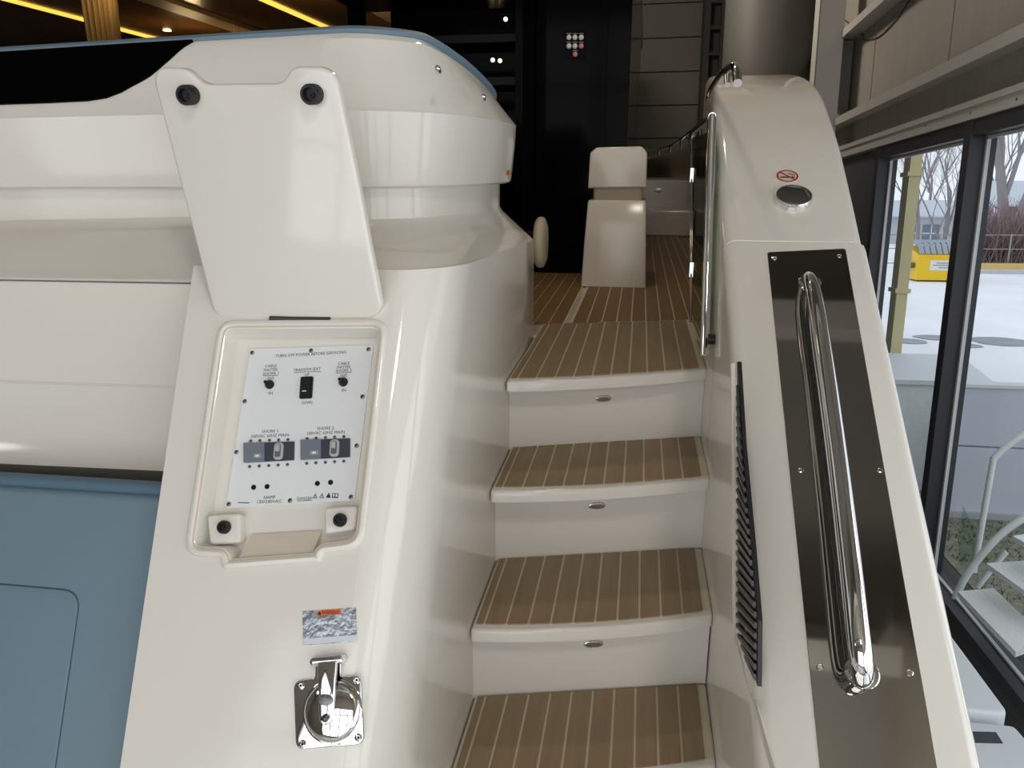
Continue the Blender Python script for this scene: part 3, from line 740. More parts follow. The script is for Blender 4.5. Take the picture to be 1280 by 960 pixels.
for u, v in [(968, 323), (1049, 320), (1001, 588), (1100, 588), (1025, 834), (1137, 841)]:
    c = COA.px(u, v, .002)
    s_ = part('panel_screw', lathe(COA, c, [(.0058, .0015), (.0056, .0032), (.0042, .0038), (.0038, .0028), (.0005, .0028)], 16), CHROME, mirror, True)
# vent on the inner face
WV = PF((.2115, 1.5, -.6), (0, -1, 0), (0, 0, 1))
vl = [(923, 452), (924, 560), (924, 772), (930, 800), (949, 858)]; vr = [(950, 776), (942.5, 685), (931, 560), (924.5, 452)]
vp = [WV.px(*p) for p in vl+vr]
vent = part('vent_frame', prism(WV, vp, -.004, .003, .001), mat('vent_black', (30, 31, 33), .45), cm, label='black louvred vent')
vr_x = lambda v: float(np.interp(v, [452, 560, 685, 776, 858], [924.5, 931, 942.5, 950, 949]))
SLATM = mat('vent_slat', (56, 57, 60), .35)
for v in np.arange(470, 838, 13.0):
    u0 = 925.5 if v < 790 else 925.5+(v-790)*.36
    v1 = v+26; u1 = vr_x(v1)-.5
    if u1-u0 < 1.2: continue
    a, b = WV.px(u0, v), WV.px(u1, v1)
    if v1 > 850: continue
    part('slat', tube([WV.pt(*a, .006), WV.pt(*b, .006)], .0055, 6, flat=.5, upv=(-1, 0, 0)), SLATM, vent)
rimp = [WV.px(*p) for p in [(916, 455), (918, 600), (919, 772), (927, 815), (950, 900), (975, 990)]]
part('vent_rim', tube([WV.pt(*p, 0) for p in spline(rimp, 5)], .005, 8), GEL, cm, True)
# chrome grab handle
gh = thing('grab_handle', 'long polished steel grab handle on the dark coaming panel', 'handle', COA.pt(*COA.px(1078, 845), .0))
hx = [(1012, 352, .004), (1011, 348, .02), (1013, 352, .045), (1019, 375, .06), (1031, 450, .062), (1046, 560, .062), (1062, 690, .062), (1073, 790, .058), (1077, 825, .045), (1078, 842, .02), (1077, 846, .004)]
P = spline([COA.pt(*COA.px(u, v, h), h) for u, v, h in hx], 5)
part('bar', tube(P, .0185, 20, flat=.9, upv=COA.n), CHROME, gh, True)
for (u, v) in [(1012, 354), (1077, 842)]:
    part('foot_flange', lathe(COA, COA.px(u, v), [(.026, .0018), (.026, .004), (.022, .006), (.016, .006)], 24), CHROME, gh, True)
# cap and no smoking sign on the upper coaming
zA, zB = .0, .0
COU = PF((.37, 2.02, -.178), (1, 0, 0), (0, .35, .223))
cc = COU.px(991, 251)
fc = thing('filler_cap', 'round brushed steel filler cap below the no smoking sign', 'cap', COU.pt(*cc, 0))
part('rim', lathe(COU, cc, [(.047, -.004), (.047, .014), (.045, .019), (.042, .020), (.040, .0195)], 40), CHROME, fc, True)
part('disc', lathe(COU, cc, [(.0415, .012), (.0405, .0193), (.001, .0195)], 40), mat('cap_disc', (112, 108, 102), .28, .95), fc)
sc0 = COU.px(984, 221.5)
ns = thing('no_smoking_sign', 'small round red no smoking sticker on the white coaming', 'sign', COU.pt(*sc0, 0))
RED = mat('sign_red', (178, 26, 36), .5)
def ringp(r, n=36): return [(sc0[0]+r*math.cos(2*math.pi*k/n), sc0[1]+r*math.sin(2*math.pi*k/n)) for k in range(n)]
hN = .004
part('disc', prism(COU, ringp(.0285), -.002, hN), mat('sign_white', (206, 198, 184), .5), ns)
part('ring', loft([COU.pts(ringp(.0285), hN+.0003), COU.pts(ringp(.0235), hN+.0003)], cap0=False, cap1=False), RED, ns)
def bar(a0, a1, w, mt_, nm, h):
    a0 = np.array(a0); a1 = np.array(a1); d = nv(a1-a0); q = np.array([-d[1], d[0]])*w/2
    part(nm, ([COU.pt(*(sc0+p), h) for p in (a0-q, a1-q, a1+q, a0+q)], [(0, 1, 2, 3)]), mt_, ns)
bar((-.019, -.006), (.008, -.006), .006, INK, 'cigarette', hN+.0003); bar((.010, -.006), (.018, -.006), .006, INK, 'cigarette_tip', hN+.0003)
for pp in ([(.012, -.001), (.014, .004), (.008, .007), (.003, .008)], [(.018, -.001), (.019, .007), (.012, .012), (.004, .013), (.001, .010)]):
    for a, b in zip(pp, pp[1:]): bar(a, b, .0022, INK, 'smoke_wisp', hN+.0003)
bar((-.0175, .0175), (.0175, -.0175), .0052, RED, 'slash', hN+.0005)

# ---------------- glass gate beside the top step
gt = thing('glass_gate', 'open clear glass gate in polished steel frame beside the top step', 'gate', AX(880, 446, .185))
gx = .185
g1, g2 = AX(890, 150, gx), AX(880.5, 444, gx); g3, g4 = AX(866, 166, gx), AX(865, 402, gx)
part('front_post', tube([g2, lerp(g2, g1, .96), g1+np.array([0, .01, .012])], .0125, 14), CHROME, gt, True)
part('top_rail', tube([g1+np.array([0, .0, .01]), g3], .0105, 12), CHROME, gt, True)
part('rear_post', tube([g3, g4], .008, 12), CHROME, gt, True)
part('glass_pane', ([g2+np.array([.004, .03, .02]), g4+np.array([.004, -.01, .01]), g3+np.array([.004, -.01, -.02]), g1+np.array([.004, .03, -.03]),
                     g2+np.array([-.004, .03, .02]), g4+np.array([-.004, -.01, .01]), g3+np.array([-.004, -.01, -.02]), g1+np.array([-.004, .03, -.03])],
                    [(0, 1, 2, 3), (4, 5, 6, 7), (0, 4, 7, 3), (1, 5, 6, 2), (0, 1, 5, 4), (3, 2, 6, 7)]), glass('green_glass', (196, 214, 200), 1.2), gt)
for t in (.25, .75):
    p = lerp(g4, g3, t); part('hinge', boxv(p, (.02, .04, .05)), CHROME, gt, True)
p = AX(890, 424, .2); part('door_stop', tube([p+np.array([.012, 0, 0]), p-np.array([.01, 0, 0])], .014, 14), RUBBER, gt, True)
# small rail on the coaming crown
P = spline([AX(u, v, .215) for u, v in [(922, 104), (920, 86), (916, 83), (903, 92), (889, 113), (886, 128)]], 5)
br = thing('crown_rail', 'short polished steel rail on top of the coaming crown', 'rail', P[0])
part('bar', tube(P, .011, 12), CHROME, br, True)
part('stanchion', tube([AX(908, 90, .215), AX(909, 106, .215)], .008, 10), CHROME, br, True)

# ---------------- side bulwark and rail ahead
blk = [(.50, 3.72), (.49, 5.2), (.46, 6.5), (.40, 7.6), (.28, 8.8), (.06, 10.2), (-.3, 11.6)]
P = spline([np.array([a, b, 0]) for a, b in blk], 4)
def bz(y): return lerp(.30, .12, min(1, max(0, (y-3.7)/6)))
rg = [[p+np.array([.0, 0, -.6]), p+np.array([0, 0, -.02]), p+np.array([-.02, 0, bz(p[1])*.6]), p+np.array([.0, 0, bz(p[1])]), p+np.array([.14, 0, bz(p[1])+.01]), p+np.array([.16, 0, -.6])] for p in P]
solo('side_bulwark', loft([[np.array(q) for q in r] for r in rg]), GELW, 'cream side bulwark running forward along the deck', 'bulwark', smooth=40)
sr = thing('bow_rail', 'thin polished steel guard rail with stanchions on the forward bulwark', 'rail', (P[8][0]+.06, P[8][1], bz(P[8][1])))
rt_ = [p+np.array([.06, 0, bz(p[1])+.02+.34*min(1, .2+max(0, (9-p[1]))*.16)]) for p in P[4:]]
part('hand_rail', tube(rt_, .012, 8), CHROME, sr, True)
for i in range(5, len(P), 2):
    p = P[i]; top = rt_[i-4]; part('stanchion', tube([p+np.array([.06, 0, bz(p[1])]), top], .010, 8), CHROME, sr, True)

# raised moulded step across the side deck ahead
sd = thing('deck_step', 'cream moulded step across the side deck behind the pedestal', 'step', (.2, 7.0, -.56))
part('lower_step', prism(PF((0, 6.7, 0), (1, 0, 0), (0, 0, 1)), [(-.08, -.56), (.47, -.56), (.47, AY(830, 263, 6.7)[2]), (-.08, AY(830, 263, 6.7)[2])], -.5, 0, .01), GELW, sd)
part('upper_step', prism(PF((0, 7.15, 0), (1, 0, 0), (0, 0, 1)), [(-.08, -.56), (.44, -.56), (.44, AY(830, 226, 7.15)[2]), (-.08, AY(830, 224, 7.15)[2])], -1.5, 0, .01), GELW, sd)
p = AY(823, 238, 7.14); part('deck_fitting', lathe(PF(p, (1, 0, 0), (0, 0, 1)), (0, 0), [(.035, -.01), (.035, .01), (.001, .012)], 14, 1.0, .6), STEEL, sd)
# ---------------- pedestal
pd = thing('pedestal', 'cream moulded pedestal with separate chamfered cap on the planked deck', 'pedestal', (-.11, 3.9, -.56))
def ring4(x0, x1, y0, y1, z, c=.012):
    return [np.array([p[0], p[1], z]) for p in roundp([(x0, y0), (x1, y0), (x1, y1), (x0, y1)], c, 3)]
part('lower_shell', loft([ring4(-.272, .040, 3.73, 4.08, -.5595), ring4(-.262, .032, 3.735, 4.075, -.36), ring4(-.249, .022, 3.74, 4.07, -.160), ring4(-.244, .017, 3.745, 4.065, -.152)]), GELW, pd, smooth=35)
part('neck', loft([ring4(-.225, .005, 3.76, 4.05, -.16), ring4(-.225, .005, 3.76, 4.05, -.09)]), mat('neck_beige', (168, 148, 120), .4), pd)
PD = PF((0, 3.74, 0), (1, 0, 0), (0, 0, 1))
cpoly = [(-.250, -.098), (.020, -.094), (.018, .062), (-.008, .090), (-.215, .086), (-.244, .062)]
part('cap', prism(PD, roundp(cpoly, [.004, .004, .01, .01, .01, .01], 3), -.32, 0, .006, .006), GELW, pd, True)
# ---------------- round pad on the console end
rp = thing('round_pad', 'round cream padded disc on a bracket at the console end', 'pad', AY(668, 335, 2.80))
c_ = AY(676, 303, 2.80); pf = PF(c_, (0, 1, 0), (0, 0, 1))
part('cushion', lathe(pf, (0, 0), [(.075, -.02), (.088, -.012), (.092, 0), (.088, .012), (.07, .02), (.001, .022)], 28), mat('cream_vinyl', (196, 182, 156), .6), rp, 60)
part('bracket', comb(tube([c_+np.array([-.02, 0, .03]), c_+np.array([-.10, -.1, .03])], .01, 8), tube([c_+np.array([-.02, 0, -.04]), c_+np.array([-.10, -.1, -.04])], .01, 8)), BLACK, rp, True)

# ---------------- dark cabin side, lockers and flybridge steps
cb = thing('cabin_locker', 'tall gloss black locker tower behind the cream pedestal', 'locker', (-.3, 4.4, -.56))
part('case', boxb(-.56, -.085, 4.20, 10.5, -.56, 1.7), GLOSSBLK, cb)
part('door', boxb(-.51, -.205, 4.185, 4.20, -.50, 1.5), mat('gloss_black_door', (7, 7, 9), .10, spec=.03), cb)
part('door', boxb(-.198, -.09, 4.185, 4.20, -.50, 1.5), mat('gloss_black_door', (7, 7, 9), .10, spec=.03), cb)
sw = thing('button_panel', 'small black panel of round white and red buttons on the black locker', 'switch panel', AY(719, 75, 4.183))
BF = PF((0, 4.183, 0), (1, 0, 0), (0, 0, 1))
part('backplate', prism(BF, [BF.px(*p) for p in [(705, 38), (733, 38), (733, 74), (705, 74)]], -.002, .003), GLOSSBLK, sw)
for (u, v), red in [((711.3, 47), 0), ((718.8, 47), 0), ((726.6, 47), 0), ((711.3, 57.8), 0), ((718.8, 57.8), 0), ((726.6, 57.8), 1), ((719, 68), 1)]:
    part('button', lathe(BF, BF.px(u, v), [(.0125, .002), (.0125, .006), (.010, .008), (.001, .0085)], 14), mat('button_red', (206, 120, 120), .4) if red else mat('button_white', (206, 204, 200), .4), sw, True)
    part('button_caption', prism(BF, [BF.px(u-3, v-5.5), BF.px(u+3, v-5.5), BF.px(u+3, v-4.3), BF.px(u-3, v-4.3)], .003, .0034), mat('caption_grey', (110, 108, 104), .5), sw)
fs = thing('flybridge_steps', 'gloss black steps rising behind the white coaming', 'stairs', (-.95, 4.3, -.56))
part('side_panel', boxb(-.60, -.565, 3.75, 4.8, -.56, 1.7), GLOSSBLK, fs)
part('back_panel', boxb(-1.5, -.60, 4.75, 4.8, -.56, 1.7), GLOSSBLK, fs)
for v in (-20, 42, 96, 157, 222, 290):
    z = AY(640, v, 3.85)[2]
    part('tread', boxb(-1.5, -.602, 3.85, 4.2, z-.035, z), mat('dark_tread', (14, 13, 13), .2, spec=.06), fs)
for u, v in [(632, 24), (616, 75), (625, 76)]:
    pf = PF(AY(u, v, 4.745), (1, 0, 0), (0, 0, 1)); part('reflection_dot', lathe(pf, (0, 0), [(.012, -.002), (.012, .004), (.001, .005)], 12), mat('reflection_dot_glow', (255, 232, 190), .5, emit=((255, 228, 180), 3.0)), fs)  # glowing discs imitate downlight reflections in the gloss black, no lamps here
# ---------------- saloon seen over the coaming
WOOD = mat('saloon_wood', (110, 76, 40), .25, noise=(8, .12, (6, .3, 1)))
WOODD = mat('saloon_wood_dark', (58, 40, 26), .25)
CREAM = mat('saloon_lining', (176, 150, 116), .5)
sal = thing('saloon', 'warm wood lined saloon seen through dark glass doors above the coaming', 'saloon', (-4, 8, -.56))
part('ceiling_lining', boxb(-9, -.57, 4.8, 12.6, 1.50, 1.56), WOOD, sal)
part('end_lining', boxb(-9, -.57, 12.5, 12.6, -.56, 1.55), WOODD, sal)
part('sole', boxb(-9, -.57, 4.8, 12.6, -.62, -.56), WOODD, sal)
part('side_lining', boxb(-9, -8.9, 4.8, 12.6, -.56, 1.55), WOODD, sal)
LEDM = mat('warm_led', (255, 214, 120), .5, emit=((255, 206, 96), 5.0))
for x_, w_ in ((-1.95, .05), (-3.55, .04), (-5.9, .05)):
    part('light_strip', boxb(x_-w_, x_+w_, 5.2, 12.4, 1.488, 1.5), LEDM, sal, label='glowing warm light strip')
for x_, w_ in ((-2.6, .10), (-4.5, .12)):
    part('ceiling_batten', boxb(x_-w_, x_+w_, 4.85, 12.4, 1.46, 1.5), CREAM, sal)
SPOT = mat('downlight_glow', (255, 240, 210), .5, emit=((255, 236, 200), 14.0))
for u, v in [(209, 38), (218, 13), (450, 36), (465, -6)]:
    p = AZ(u, v, 1.495); pf = PF(p, (1, 0, 0), (0, -1, 0))
    part('downlight', lathe(pf, (0, 0), [(.045, 0), (.045, .006), (.001, .007)], 14), SPOT, sal)
doorf = thing('saloon_doors', 'dark framed sliding glass doors of the saloon', 'door', (-3, 4.75, -.56))
for u0, u1 in ((436, 453), (492, 508)):
    a, b = AY(u0, 20, 4.72)[0], AY(u1, 20, 4.72)[0]
    part('door_post', boxb(a, b, 4.70, 4.78, -.56, 1.5), GLOSSBLK, doorf)
part('door_head', boxb(-9, -1.5, 4.70, 4.78, 1.42, 1.56), GLOSSBLK, doorf)
px_ = [AY(u, 20, 4.74)[0] for u in (-400, 0, 118, 291, 436)]
for a, b in zip(px_, px_[1:]): part('glass_pane', boxb(a+.003, b-.003, 4.735, 4.745, -.5, 1.42), glass('saloon_glass', (196, 190, 180), .8), doorf)
# curtain
cz0, cz1 = -.5, 1.46
cu = [AY(u, 20, 5.1) for u in (108, 148)]
pts = []
for i in range(49):
    t = i/48; pts.append((lerp(cu[0][0]-.02, cu[1][0], t), 5.1+.03*math.sin(t*math.pi*14)))
rg = [[np.array([lerp(pts[24][0], p[0], s), p[1], z]) for p in pts] for z, s in ((cz1, 1.15), (.8, 1.0), (.3, .93), (cz0, .9))]
solo('curtain', loft(rg, closed=False), mat('beige_curtain', (214, 186, 132), .8), 'gathered beige curtain hanging inside the saloon doors', 'curtain', smooth=60)
# unseen flybridge overhang, added to shade the cockpit
oh = thing('shading_overhang', 'unseen white flybridge overhang added to shade the cockpit', 'overhang', (-3, 6, 1.6))
part('underside', boxb(-9, -.08, 3.1, 12.6, 1.70, 1.85), GELW, oh)
dl = [(-.9, 3.5), (-2.2, 3.5), (-3.4, 3.5)]
for x_, y_ in dl:
    pf = PF((x_, y_, 1.70), (1, 0, 0), (0, -1, 0)); part('downlight', lathe(pf, (0, 0), [(.04, 0), (.04, .006), (.001, .007)], 14), SPOT, oh)

# ---------------- white storage boxes on the floor below the windows
BOXW = mat('box_white', (214, 220, 224), .35)
b1 = thing('storage_box', 'white storage box with dark square label below the window', 'box', (1.08, 2.2, FLOOR), 'hall')
part('body', prism(PF((0, 0, FLOOR), (1, 0, 0), (0, 1, 0)), roundp([(.80, 1.85), (1.42, 1.85), (1.36, 2.64), (.80, 2.64)], .02, 3), 0, .85, .01), BOXW, b1, True)
lq = [AZ(u, v, FLOOR+.8515, MW) for u, v in [(1212, 914), (1245, 915), (1254, 929), (1214, 928)]]
part('dark_label', (lq+[q-np.array([0, 0, .003]) for q in lq], [(0, 1, 2, 3), (4, 5, 6, 7), (0, 1, 5, 4), (1, 2, 6, 5), (2, 3, 7, 6), (3, 0, 4, 7)]), mat('label_dark', (46, 48, 54), .5), b1)
b2 = thing('white_chest', 'white chest with overhanging rounded lid standing behind the labelled box', 'chest', (1.05, 3.2, FLOOR), 'hall')
part('body', boxb(.78, 1.33, 2.70, 4.0, FLOOR, FLOOR+.80), BOXW, b2)
part('lid', prism(PF((0, 0, FLOOR), (1, 0, 0), (0, 1, 0)), roundp([(.75, 2.68), (1.36, 2.68), (1.36, 4.05), (.75, 4.05)], .04, 4), .80, .87, .015), BOXW, b2, True)

# ================================================================== OUTSIDE THE WINDOWS
SNOW = mat('snowy_asphalt', (238, 239, 244), .55, noise=(.6, .07, (1, .5, 1)), bump=(6, .15))
solo('ground', boxb(WX+.3, 160, -40, 220, GROUND-.2, GROUND), SNOW, frame='hall', kind='structure')
GRASSB = mat('winter_grass_soil', (132, 132, 116), .9, noise=(14, .3))
solo('ground_verge', boxb(WX+.3, 5.2, -6, 8.3, GROUND, GROUND+.012), GRASSB, frame='hall', kind='structure')
# grass tufts on the verge
gv, gf = [], []
for k in range(2600):
    x_, y_ = random.uniform(WX+.35, 4.2), random.uniform(3.6, 6.33); h_ = random.uniform(.015, .05); a_ = random.random()*6.28
    o_ = len(gv); dx, dy = .006*math.cos(a_), .006*math.sin(a_)
    gv += [np.array([x_-dx, y_-dy, GROUND+.01]), np.array([x_+dx, y_+dy, GROUND+.01]), np.array([x_+random.uniform(-.03, .03), y_+random.uniform(-.03, .03), GROUND+.01+h_])]
    gf.append((o_, o_+1, o_+2))
solo('grass', (gv, gf), mat('grass_blade', (104, 112, 70), .8), 'sparse dull green grass on the strip outside the window', 'grass', 'hall', kind='stuff', fixn=False)
# dark round wet patches on the lot
for (u, v, w_, wn) in [(1136, 426.5, 19, 'round dark wet patch nearest the cream post on the snowy lot'), (1168, 422, 20, 'round dark wet patch in front of the dumpster on the snowy lot'), (1252, 427, 31, 'largest round dark wet patch on the snowy lot'), (1210, 432, 14, 'smallest round dark wet patch on the snowy lot')]:
    p = AZ(u, v, GROUND+.004, MW); r = w_/F*np.linalg.norm(p); pf = PF(p, (1, 0, 0), (0, 1, 0), MW)
    n = 30; poly = [(r*(1+.06*math.sin(3*t+u)+.04*math.sin(7*t))*math.cos(t), r*(1+.05*math.sin(2*t+v))*math.sin(t)) for t in np.linspace(0, 2*math.pi, n, endpoint=False)]
    solo('wet_patch', prism(pf, poly, -.003, .006), mat('wet_asphalt', (128, 134, 140), .35, noise=(3, .25)), wn, 'wet patch', 'hall', group='wet patches on the lot')
# kerb with yellow edge far across the lot
kb_ = thing('kerb', 'long pale kerb with yellow edge across the far side of the lot', 'kerb', (16, 36, GROUND), 'hall')
part('kerb_stone', boxb(13.0, 40, 36.0, 36.6, GROUND, GROUND+.16), mat('kerb_grey', (190, 190, 192), .7), kb_)
part('yellow_edge', boxb(13.0, 40, 38.8, 39.0, GROUND, GROUND+.3), mat('kerb_yellow', (206, 178, 110), .7), kb_)
# yellow dumpster
dx0 = AZ(1145, 352, GROUND, MW); 
dm = thing('dumpster', 'yellow dumpster with grey ribbed lid standing on the snowy lot', 'dumpster', (dx0[0]+1.0, dx0[1]+.7, GROUND), 'hall')
YEL = mat('dumpster_yellow', (240, 196, 24), .5)
x0, y0 = dx0[0], dx0[1]
prof_ = [(y0, .06), (y0, 1.0), (y0+.1, 1.02), (y0+1.5, 1.3), (y0+1.5, .06)]
part('body', loft([[np.array([xx, a, GROUND+b]) for a, b in prof_] for xx in (x0, x0+1.9)]), YEL, dm)
part('rim', boxb(x0-.03, x0+1.93, y0-.04, y0+.05, GROUND+.93, GROUND+1.0), YEL, dm)
part('sleeve', boxb(x0-.14, x0, y0+.3, y0+1.0, GROUND+.5, GROUND+.68), mat('dumpster_dark', (90, 100, 60), .6), dm)
LIDG = mat('dumpster_lid', (150, 158, 170), .5)
n_r = 9
for k in range(n_r):
    xa = x0+.02+k*1.86/n_r
    V = [[np.array([xx, a, GROUND+b]) for a, b in ((y0-.03, 1.03), (y0-.03, 1.07), (y0+.35, 1.45), (y0+1.5, 1.52), (y0+1.5, 1.45), (y0+.35, 1.38))] for xx in (xa, xa+1.86/n_r-.05)]
    part('lid_rib', loft(V), LIDG, dm)
part('sign_plate', boxb(x0+.42, x0+1.75, y0-.02, y0, GROUND+.42, GROUND+.8), mat('sign_plate_white', (226, 224, 216), .5), dm)
for zz, w0 in ((.70, .9), (.62, 1.1), (.53, .7)): part('sign_print', boxb(x0+1.08-w0/2, x0+1.08+w0/2, y0-.024, y0-.02, GROUND+zz-.02, GROUND+zz+.02), mat('sign_print_grey', (150, 156, 164), .6), dm)
for xx in (x0+.12, x0+1.78): part('wheel', tube([np.array([xx-.04, y0+.2, GROUND+.06]), np.array([xx+.04, y0+.2, GROUND+.06])], .06, 10), RUBBER, dm)
# cream drainpipe post, pale low wall, grey panel fence, bollard
pa = AX(1131, 300, 2.5, MW)
cpz = thing('cream_post', 'cream painted post with collars just outside the window', 'post', (2.5, pa[1], GROUND), 'hall')
CRM = mat('cream_paint', (222, 208, 160), .6)
part('shaft', boxb(2.45, 2.55, pa[1]-.09, pa[1]+.09, GROUND, .9), CRM, cpz)
for v in (219, 365): zz = AX(1133, v, 2.5, MW)[2]; part('collar', boxb(2.43, 2.57, pa[1]-.11, pa[1]+.11, zz-.02, zz+.02), CRM, cpz)
lw_ = thing('low_wall', 'pale low rendered block with sloping white cap outside the window', 'wall', (2.75, 7.2, GROUND), 'hall')
PALEW = mat('pale_render', (240, 245, 243), .7, noise=(20, .06))
q0, q1, q2 = AX(1124, 478, 2.62, MW), AX(1174, 478, 2.62, MW), AX(1174, 470, 2.9, MW)
zt = -1.33
part('body', boxb(2.18, 2.98, 7.0, 7.7, GROUND, -1.42), PALEW, lw_)
part('cap', loft([[np.array(q) for q in ((xx, 6.96, -1.42), (xx, 6.96, -1.38), (xx, 7.76, -1.28), (xx, 7.76, -1.42))] for xx in (2.16, 3.02)]), mat('cap_white', (226, 230, 232), .6), lw_)
pf_ = thing('panel_fence', 'low grey panel fence with two smooth boards outside the window', 'fence', (3.6, 6.48, GROUND), 'hall')
GRP = mat('grey_board', (205, 210, 220), .45, noise=(3, .04))
part('board', boxb(2.55, 6.5, 6.40, 6.48, GROUND+.06, -1.80), GRP, pf_)
part('board', boxb(2.55, 6.5, 6.40, 6.48, -1.785, -1.31), GRP, pf_)
part('cap_rail', boxb(2.52, 6.5, 6.38, 6.52, -1.31, -1.285), mat('cap_white', (226, 230, 232), .6), pf_)
part('foot_rail', boxb(2.52, 6.5, 6.36, 6.50, GROUND, GROUND+.06), mat('foot_grey', (176, 182, 184), .6), pf_)
bp = AX(1147, 470, 3.6, MW)
bl = thing('bollard', 'short white bollard beside the pale low wall', 'bollard', (3.6, bp[1], GROUND), 'hall')
part('shaft', lathe(PF((3.6, bp[1], GROUND), (1, 0, 0), (0, 1, 0)), (0, 0), [(.05, 0), (.05, .62), (.04, .66), (.001, .67)], 12), mat('cap_white', (226, 230, 232), .6), bl, True)
part('base_plate', boxb(3.5, 3.7, bp[1]-.1, bp[1]+.1, GROUND, GROUND+.02), STEEL, bl)
# white steel steps outside
sp_ = thing('outdoor_steps', 'white steel steps with perforated treads and curved handrails outside the window', 'steps', (2.7, 4.8, GROUND), 'hall')
WST = mat('white_steel', (242, 246, 245), .45)
def quadslab(px4, z, t=.03):
    q = [AZ(u, v, z, MW) for u, v in px4]
    return q+[p-np.array([0, 0, t]) for p in q], [(0, 1, 2, 3), (4, 5, 6, 7), (0, 1, 5, 4), (1, 2, 6, 5), (2, 3, 7, 6), (3, 0, 4, 7)]
for px4, z in [([(1197, 739), (1242, 735), (1310, 800), (1270, 815)], -2.10), ([(1233, 704), (1290, 700), (1340, 740), (1300, 752)], -1.93), ([(1266, 670), (1310, 662), (1350, 690), (1320, 700)], -1.76)]:
    part('tread', quadslab(px4, z), mat('perforated_tread', (232, 238, 236), .6, noise=(160, .25)), sp_)
def wtube(px, z_or_y, r, mode='y'):
    return tube(spline([AY(u, v, z_or_y, MW) for u, v in px], 5), r, 10)
part('handrail', wtube([(1188, 764), (1204, 726), (1230, 690), (1256, 664), (1290, 642), (1330, 626)], 4.75, .022), WST, sp_, True)
part('post', wtube([(1242, 572), (1230, 640), (1217, 715)], 5.25, .020), WST, sp_, True)
part('upper_handrail', wtube([(1242, 573), (1256, 560), (1280, 544), (1320, 530)], 5.25, .022), WST, sp_, True)
part('stringer', tube([AX(u, v, 2.34, MW) for u, v in [(1193, 760), (1250, 800), (1330, 862)]], .025, 10), WST, sp_, True)
part('brace', wtube([(1222, 734), (1236, 716), (1258, 690)], 4.9, .016), WST, sp_, True)
part('brace', tube([AX(u, v, 2.4, MW) for u, v in [(1252, 820), (1266, 795), (1284, 760)]], .016, 10), WST, sp_, True)
for px_q, yy in [([(1204, 632), (1262, 760), (1194, 742)], 5.5)]:
    q = [AY(u, v, yy, MW) for u, v in px_q]
    part('side_glass', (q+[p+np.array([0, .008, 0]) for p in q], [(0, 1, 2), (3, 4, 5), (0, 1, 4, 3), (1, 2, 5, 4), (2, 0, 3, 5)]), glass('frosted_side', (232, 242, 236), 1.0), sp_)
# distant house
hs = thing('house', 'white distant house with low snowy roof behind the yellow dumpster', 'house', (25, 75, GROUND-1.5), 'hall')
part('wall', boxb(20.5, 30.5, 75, 83, GROUND-1.5, 0.2), mat('house_white', (190, 192, 196), .7), hs)
part('roof', loft([[np.array([xx, a, b]) for a, b in ((74.2, 0.1), (79, 1.5), (84, .1), (84, -.05), (79, 1.3), (74.2, -.05))] for xx in (19.8, 31.2)]), mat('house_roof', (196, 202, 210), .7), hs)
for xx in (23.6, 25.6, 28.2):
    w_ = part('window', boxb(xx-.7, xx+.7, 74.93, 75.0, -2.2, -.7), mat('house_window', (110, 122, 136), .3), hs)
    part('window_bar', comb(boxb(xx-.04, xx+.04, 74.9, 74.94, -2.2, -.7), boxb(xx-.7, xx+.7, 74.9, 74.94, -1.49, -1.41)), mat('house_trim', (226, 228, 230), .6), w_)
hs2 = thing('brick_house', 'distant red brown house behind the bare hedge', 'house', (44, 80, GROUND-1), 'hall')
part('wall', boxb(33, 60, 80, 88, GROUND-1, 1.2), mat('brick_far', (150, 116, 108), .8), hs2)
part('roof', loft([[np.array([xx, a, b]) for a, b in ((79, 1.1), (84, 3.4), (89, 1.1), (89, .9), (84, 3.1), (79, .9))] for xx in (32, 61)]), mat('house_roof', (196, 202, 210), .7), hs2)
for xx in (37, 42, 47): part('window', boxb(xx-.8, xx+.8, 79.93, 80, -1.6, .1), mat('house_window', (110, 122, 136), .3), hs2)
fn = thing('mesh_fence', 'thin grey wire fence behind the yellow dumpster', 'fence', (14, 40, GROUND), 'hall')
for xx in np.arange(10, 36, 2.4): part('fence_post', boxb(xx-.04, xx+.04, 40, 40.08, GROUND, GROUND+1.6), STEEL, fn)
for zz in (.2, .9, 1.55): part('fence_wire', boxb(10, 36, 40.02, 40.05, GROUND+zz-.02, GROUND+zz+.02), STEEL, fn)
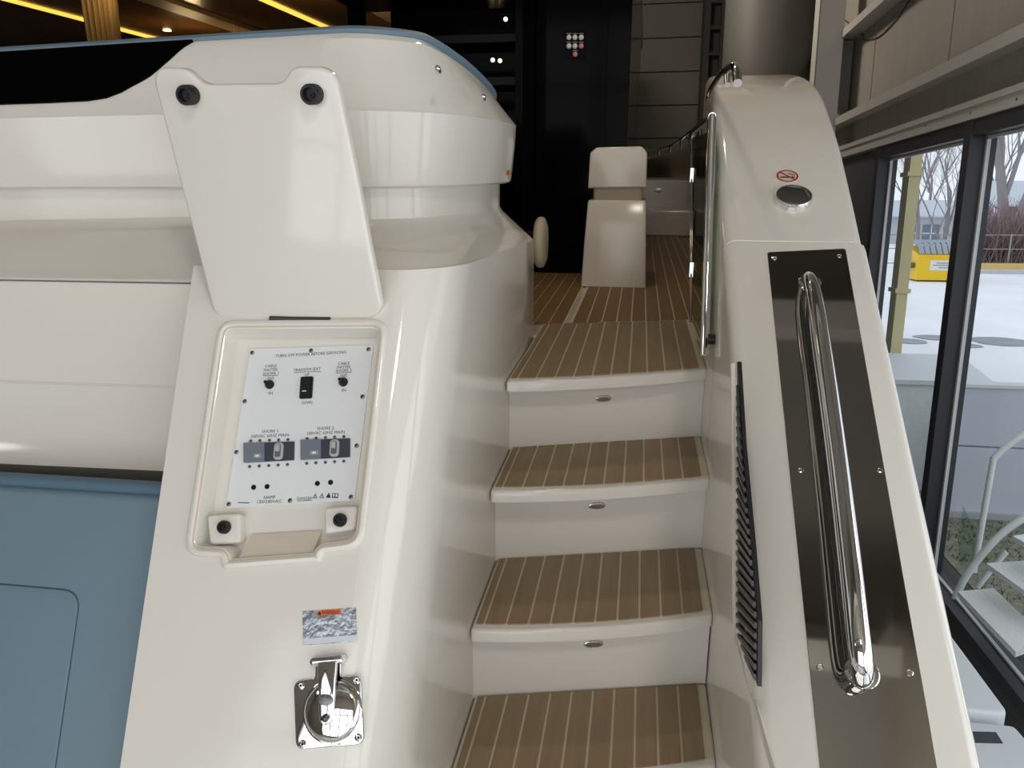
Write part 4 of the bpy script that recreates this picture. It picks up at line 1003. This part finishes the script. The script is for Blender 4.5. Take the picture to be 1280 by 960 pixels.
# bare trees
HAZED_BARK = mat('hazed_bark', (146, 140, 142), .9)  # bark paled so that distance haze sits in its colour
def bare_tree(name, label, base, h, r, seed, spread=.55, depth=5, group='bare trees across the lot', kids=3):
    rnd = random.Random(seed); base = np.array(base, float)
    segs = []
    def grow(p, d, L, r, k):
        n = 4; pts = [p]; dd = d
        for i in range(n):
            dd = nv(dd+np.array([rnd.uniform(-.12, .12), rnd.uniform(-.12, .12), rnd.uniform(-.02, .10)])); pts.append(pts[-1]+dd*L/n)
        segs.append((pts, [lerp(r, r*.55, i/n) for i in range(n+1)], k))
        if k < depth:
            for j in range(kids if k else kids+2):
                t = rnd.uniform(.45, 1.0) if j else 1.0
                i = min(n, int(t*n)); a = rnd.uniform(0, 6.28); s = spread*rnd.uniform(.6, 1.3)
                nd = nv(dd+s*np.array([math.cos(a), math.sin(a), rnd.uniform(-.1, .4)]))
                grow(pts[i], nd, L*rnd.uniform(.58, .8), r*.55*rnd.uniform(.75, 1), k+1)
    grow(base, np.array([0, 0, 1.]), h*.34, r, 0)
    t = thing(name, label, 'tree', base, 'hall', group=group)
    part('trunk', comb(*[tube(p, q, 8) for p, q, k in segs if k == 0]), HAZED_BARK, t, True)
    part('branches', comb(*[tube(p, q, 5 if k < 3 else 3) for p, q, k in segs if k > 0]), HAZED_BARK, t, kind='stuff')
def gpos(u, y): p = AY(u, 300, y, MW); return (p[0], y, GROUND-.3)
bare_tree('bare_tree', 'thick twin trunked bare tree rising above the hedge', gpos(1253, 44), 20, .34, 3, .35)
bare_tree('bare_tree', 'thick bare tree beside the twin trunked one, beyond the hedge', gpos(1268, 50), 21, .30, 9, .4)
bare_tree('bare_tree', 'slender bare tree with arching limbs behind the dumpster lid', gpos(1180, 46), 12, .13, 5, .6, 6)
bare_tree('bare_tree', 'slender bare tree beside the cream post, in front of the white house', gpos(1148, 50), 13, .13, 12, .55, 6)
bare_tree('bare_tree', 'tall bare tree far behind the white house', gpos(1160, 95), 20, .22, 21, .5)
bare_tree('bare_tree', 'tall bare tree far behind the brick house', gpos(1240, 100), 24, .25, 31, .5)
# bare hedge bushes along the kerb
for i, u in enumerate((1222, 1243, 1264, 1286)):
    rnd = random.Random(40+i); b = np.array(gpos(u, 41.5)); b[2] = GROUND
    segs = []
    for k in range(110):
        a = rnd.uniform(0, 6.28); s = rnd.uniform(.1, .8); d = nv(np.array([math.cos(a)*s, math.sin(a)*s, 1])); L = rnd.uniform(1.2, 3.4)
        p0 = b+np.array([rnd.uniform(-.6, .6), rnd.uniform(-.4, .4), 0]); mid = p0+d*L*.5+np.array([rnd.uniform(-.1, .1), 0, 0])
        segs.append(tube([p0, mid, p0+d*L+np.array([rnd.uniform(-.3, .3), 0, 0])], [.03, .02, .008], 3))
        for j in range(4):
            e = nv(d+np.array([rnd.uniform(-.8, .8), rnd.uniform(-.8, .8), .2])); q = lerp(p0, p0+d*L, rnd.uniform(.3, .9)); segs.append(tube([q, q+e*rnd.uniform(.3, .9)], [.014, .006], 3))
    t = thing('bare_bush', 'dense leafless brown bush in the hedge along the far kerb', 'bush', b, 'hall', group='bare hedge bushes')
    part('twigs', comb(*segs), mat('twig_brown', (142, 122, 120), .9), t, kind='stuff')

for k, (x_, y_) in enumerate(((-3.0, 7.0), (-5.0, 8.5), (-3.5, 4.95))):  # two carry the saloon downlights, the third is fill added for the curtain
    ld_ = bpy.data.lights.new('saloon_lamp_and_fill', 'POINT'); ld_.energy = (28, 28, 4)[k]; ld_.color = (1.0, .80, .50); ld_.shadow_soft_size = .15
    lo_ = bpy.data.objects.new('saloon_lamp_and_fill', ld_); coll.objects.link(lo_); lo_.location = EYE+RB @ np.array([x_, y_, 1.1])
ld_ = bpy.data.lights.new('cockpit_downlight', 'SPOT'); ld_.energy = 20; ld_.color = (1.0, .82, .58); ld_.spot_size = 2.4; ld_.shadow_soft_size = .05
lo_ = bpy.data.objects.new('cockpit_downlight', ld_); coll.objects.link(lo_); lo_.location = EYE+RB @ np.array([-.2, 3.4, 1.66])
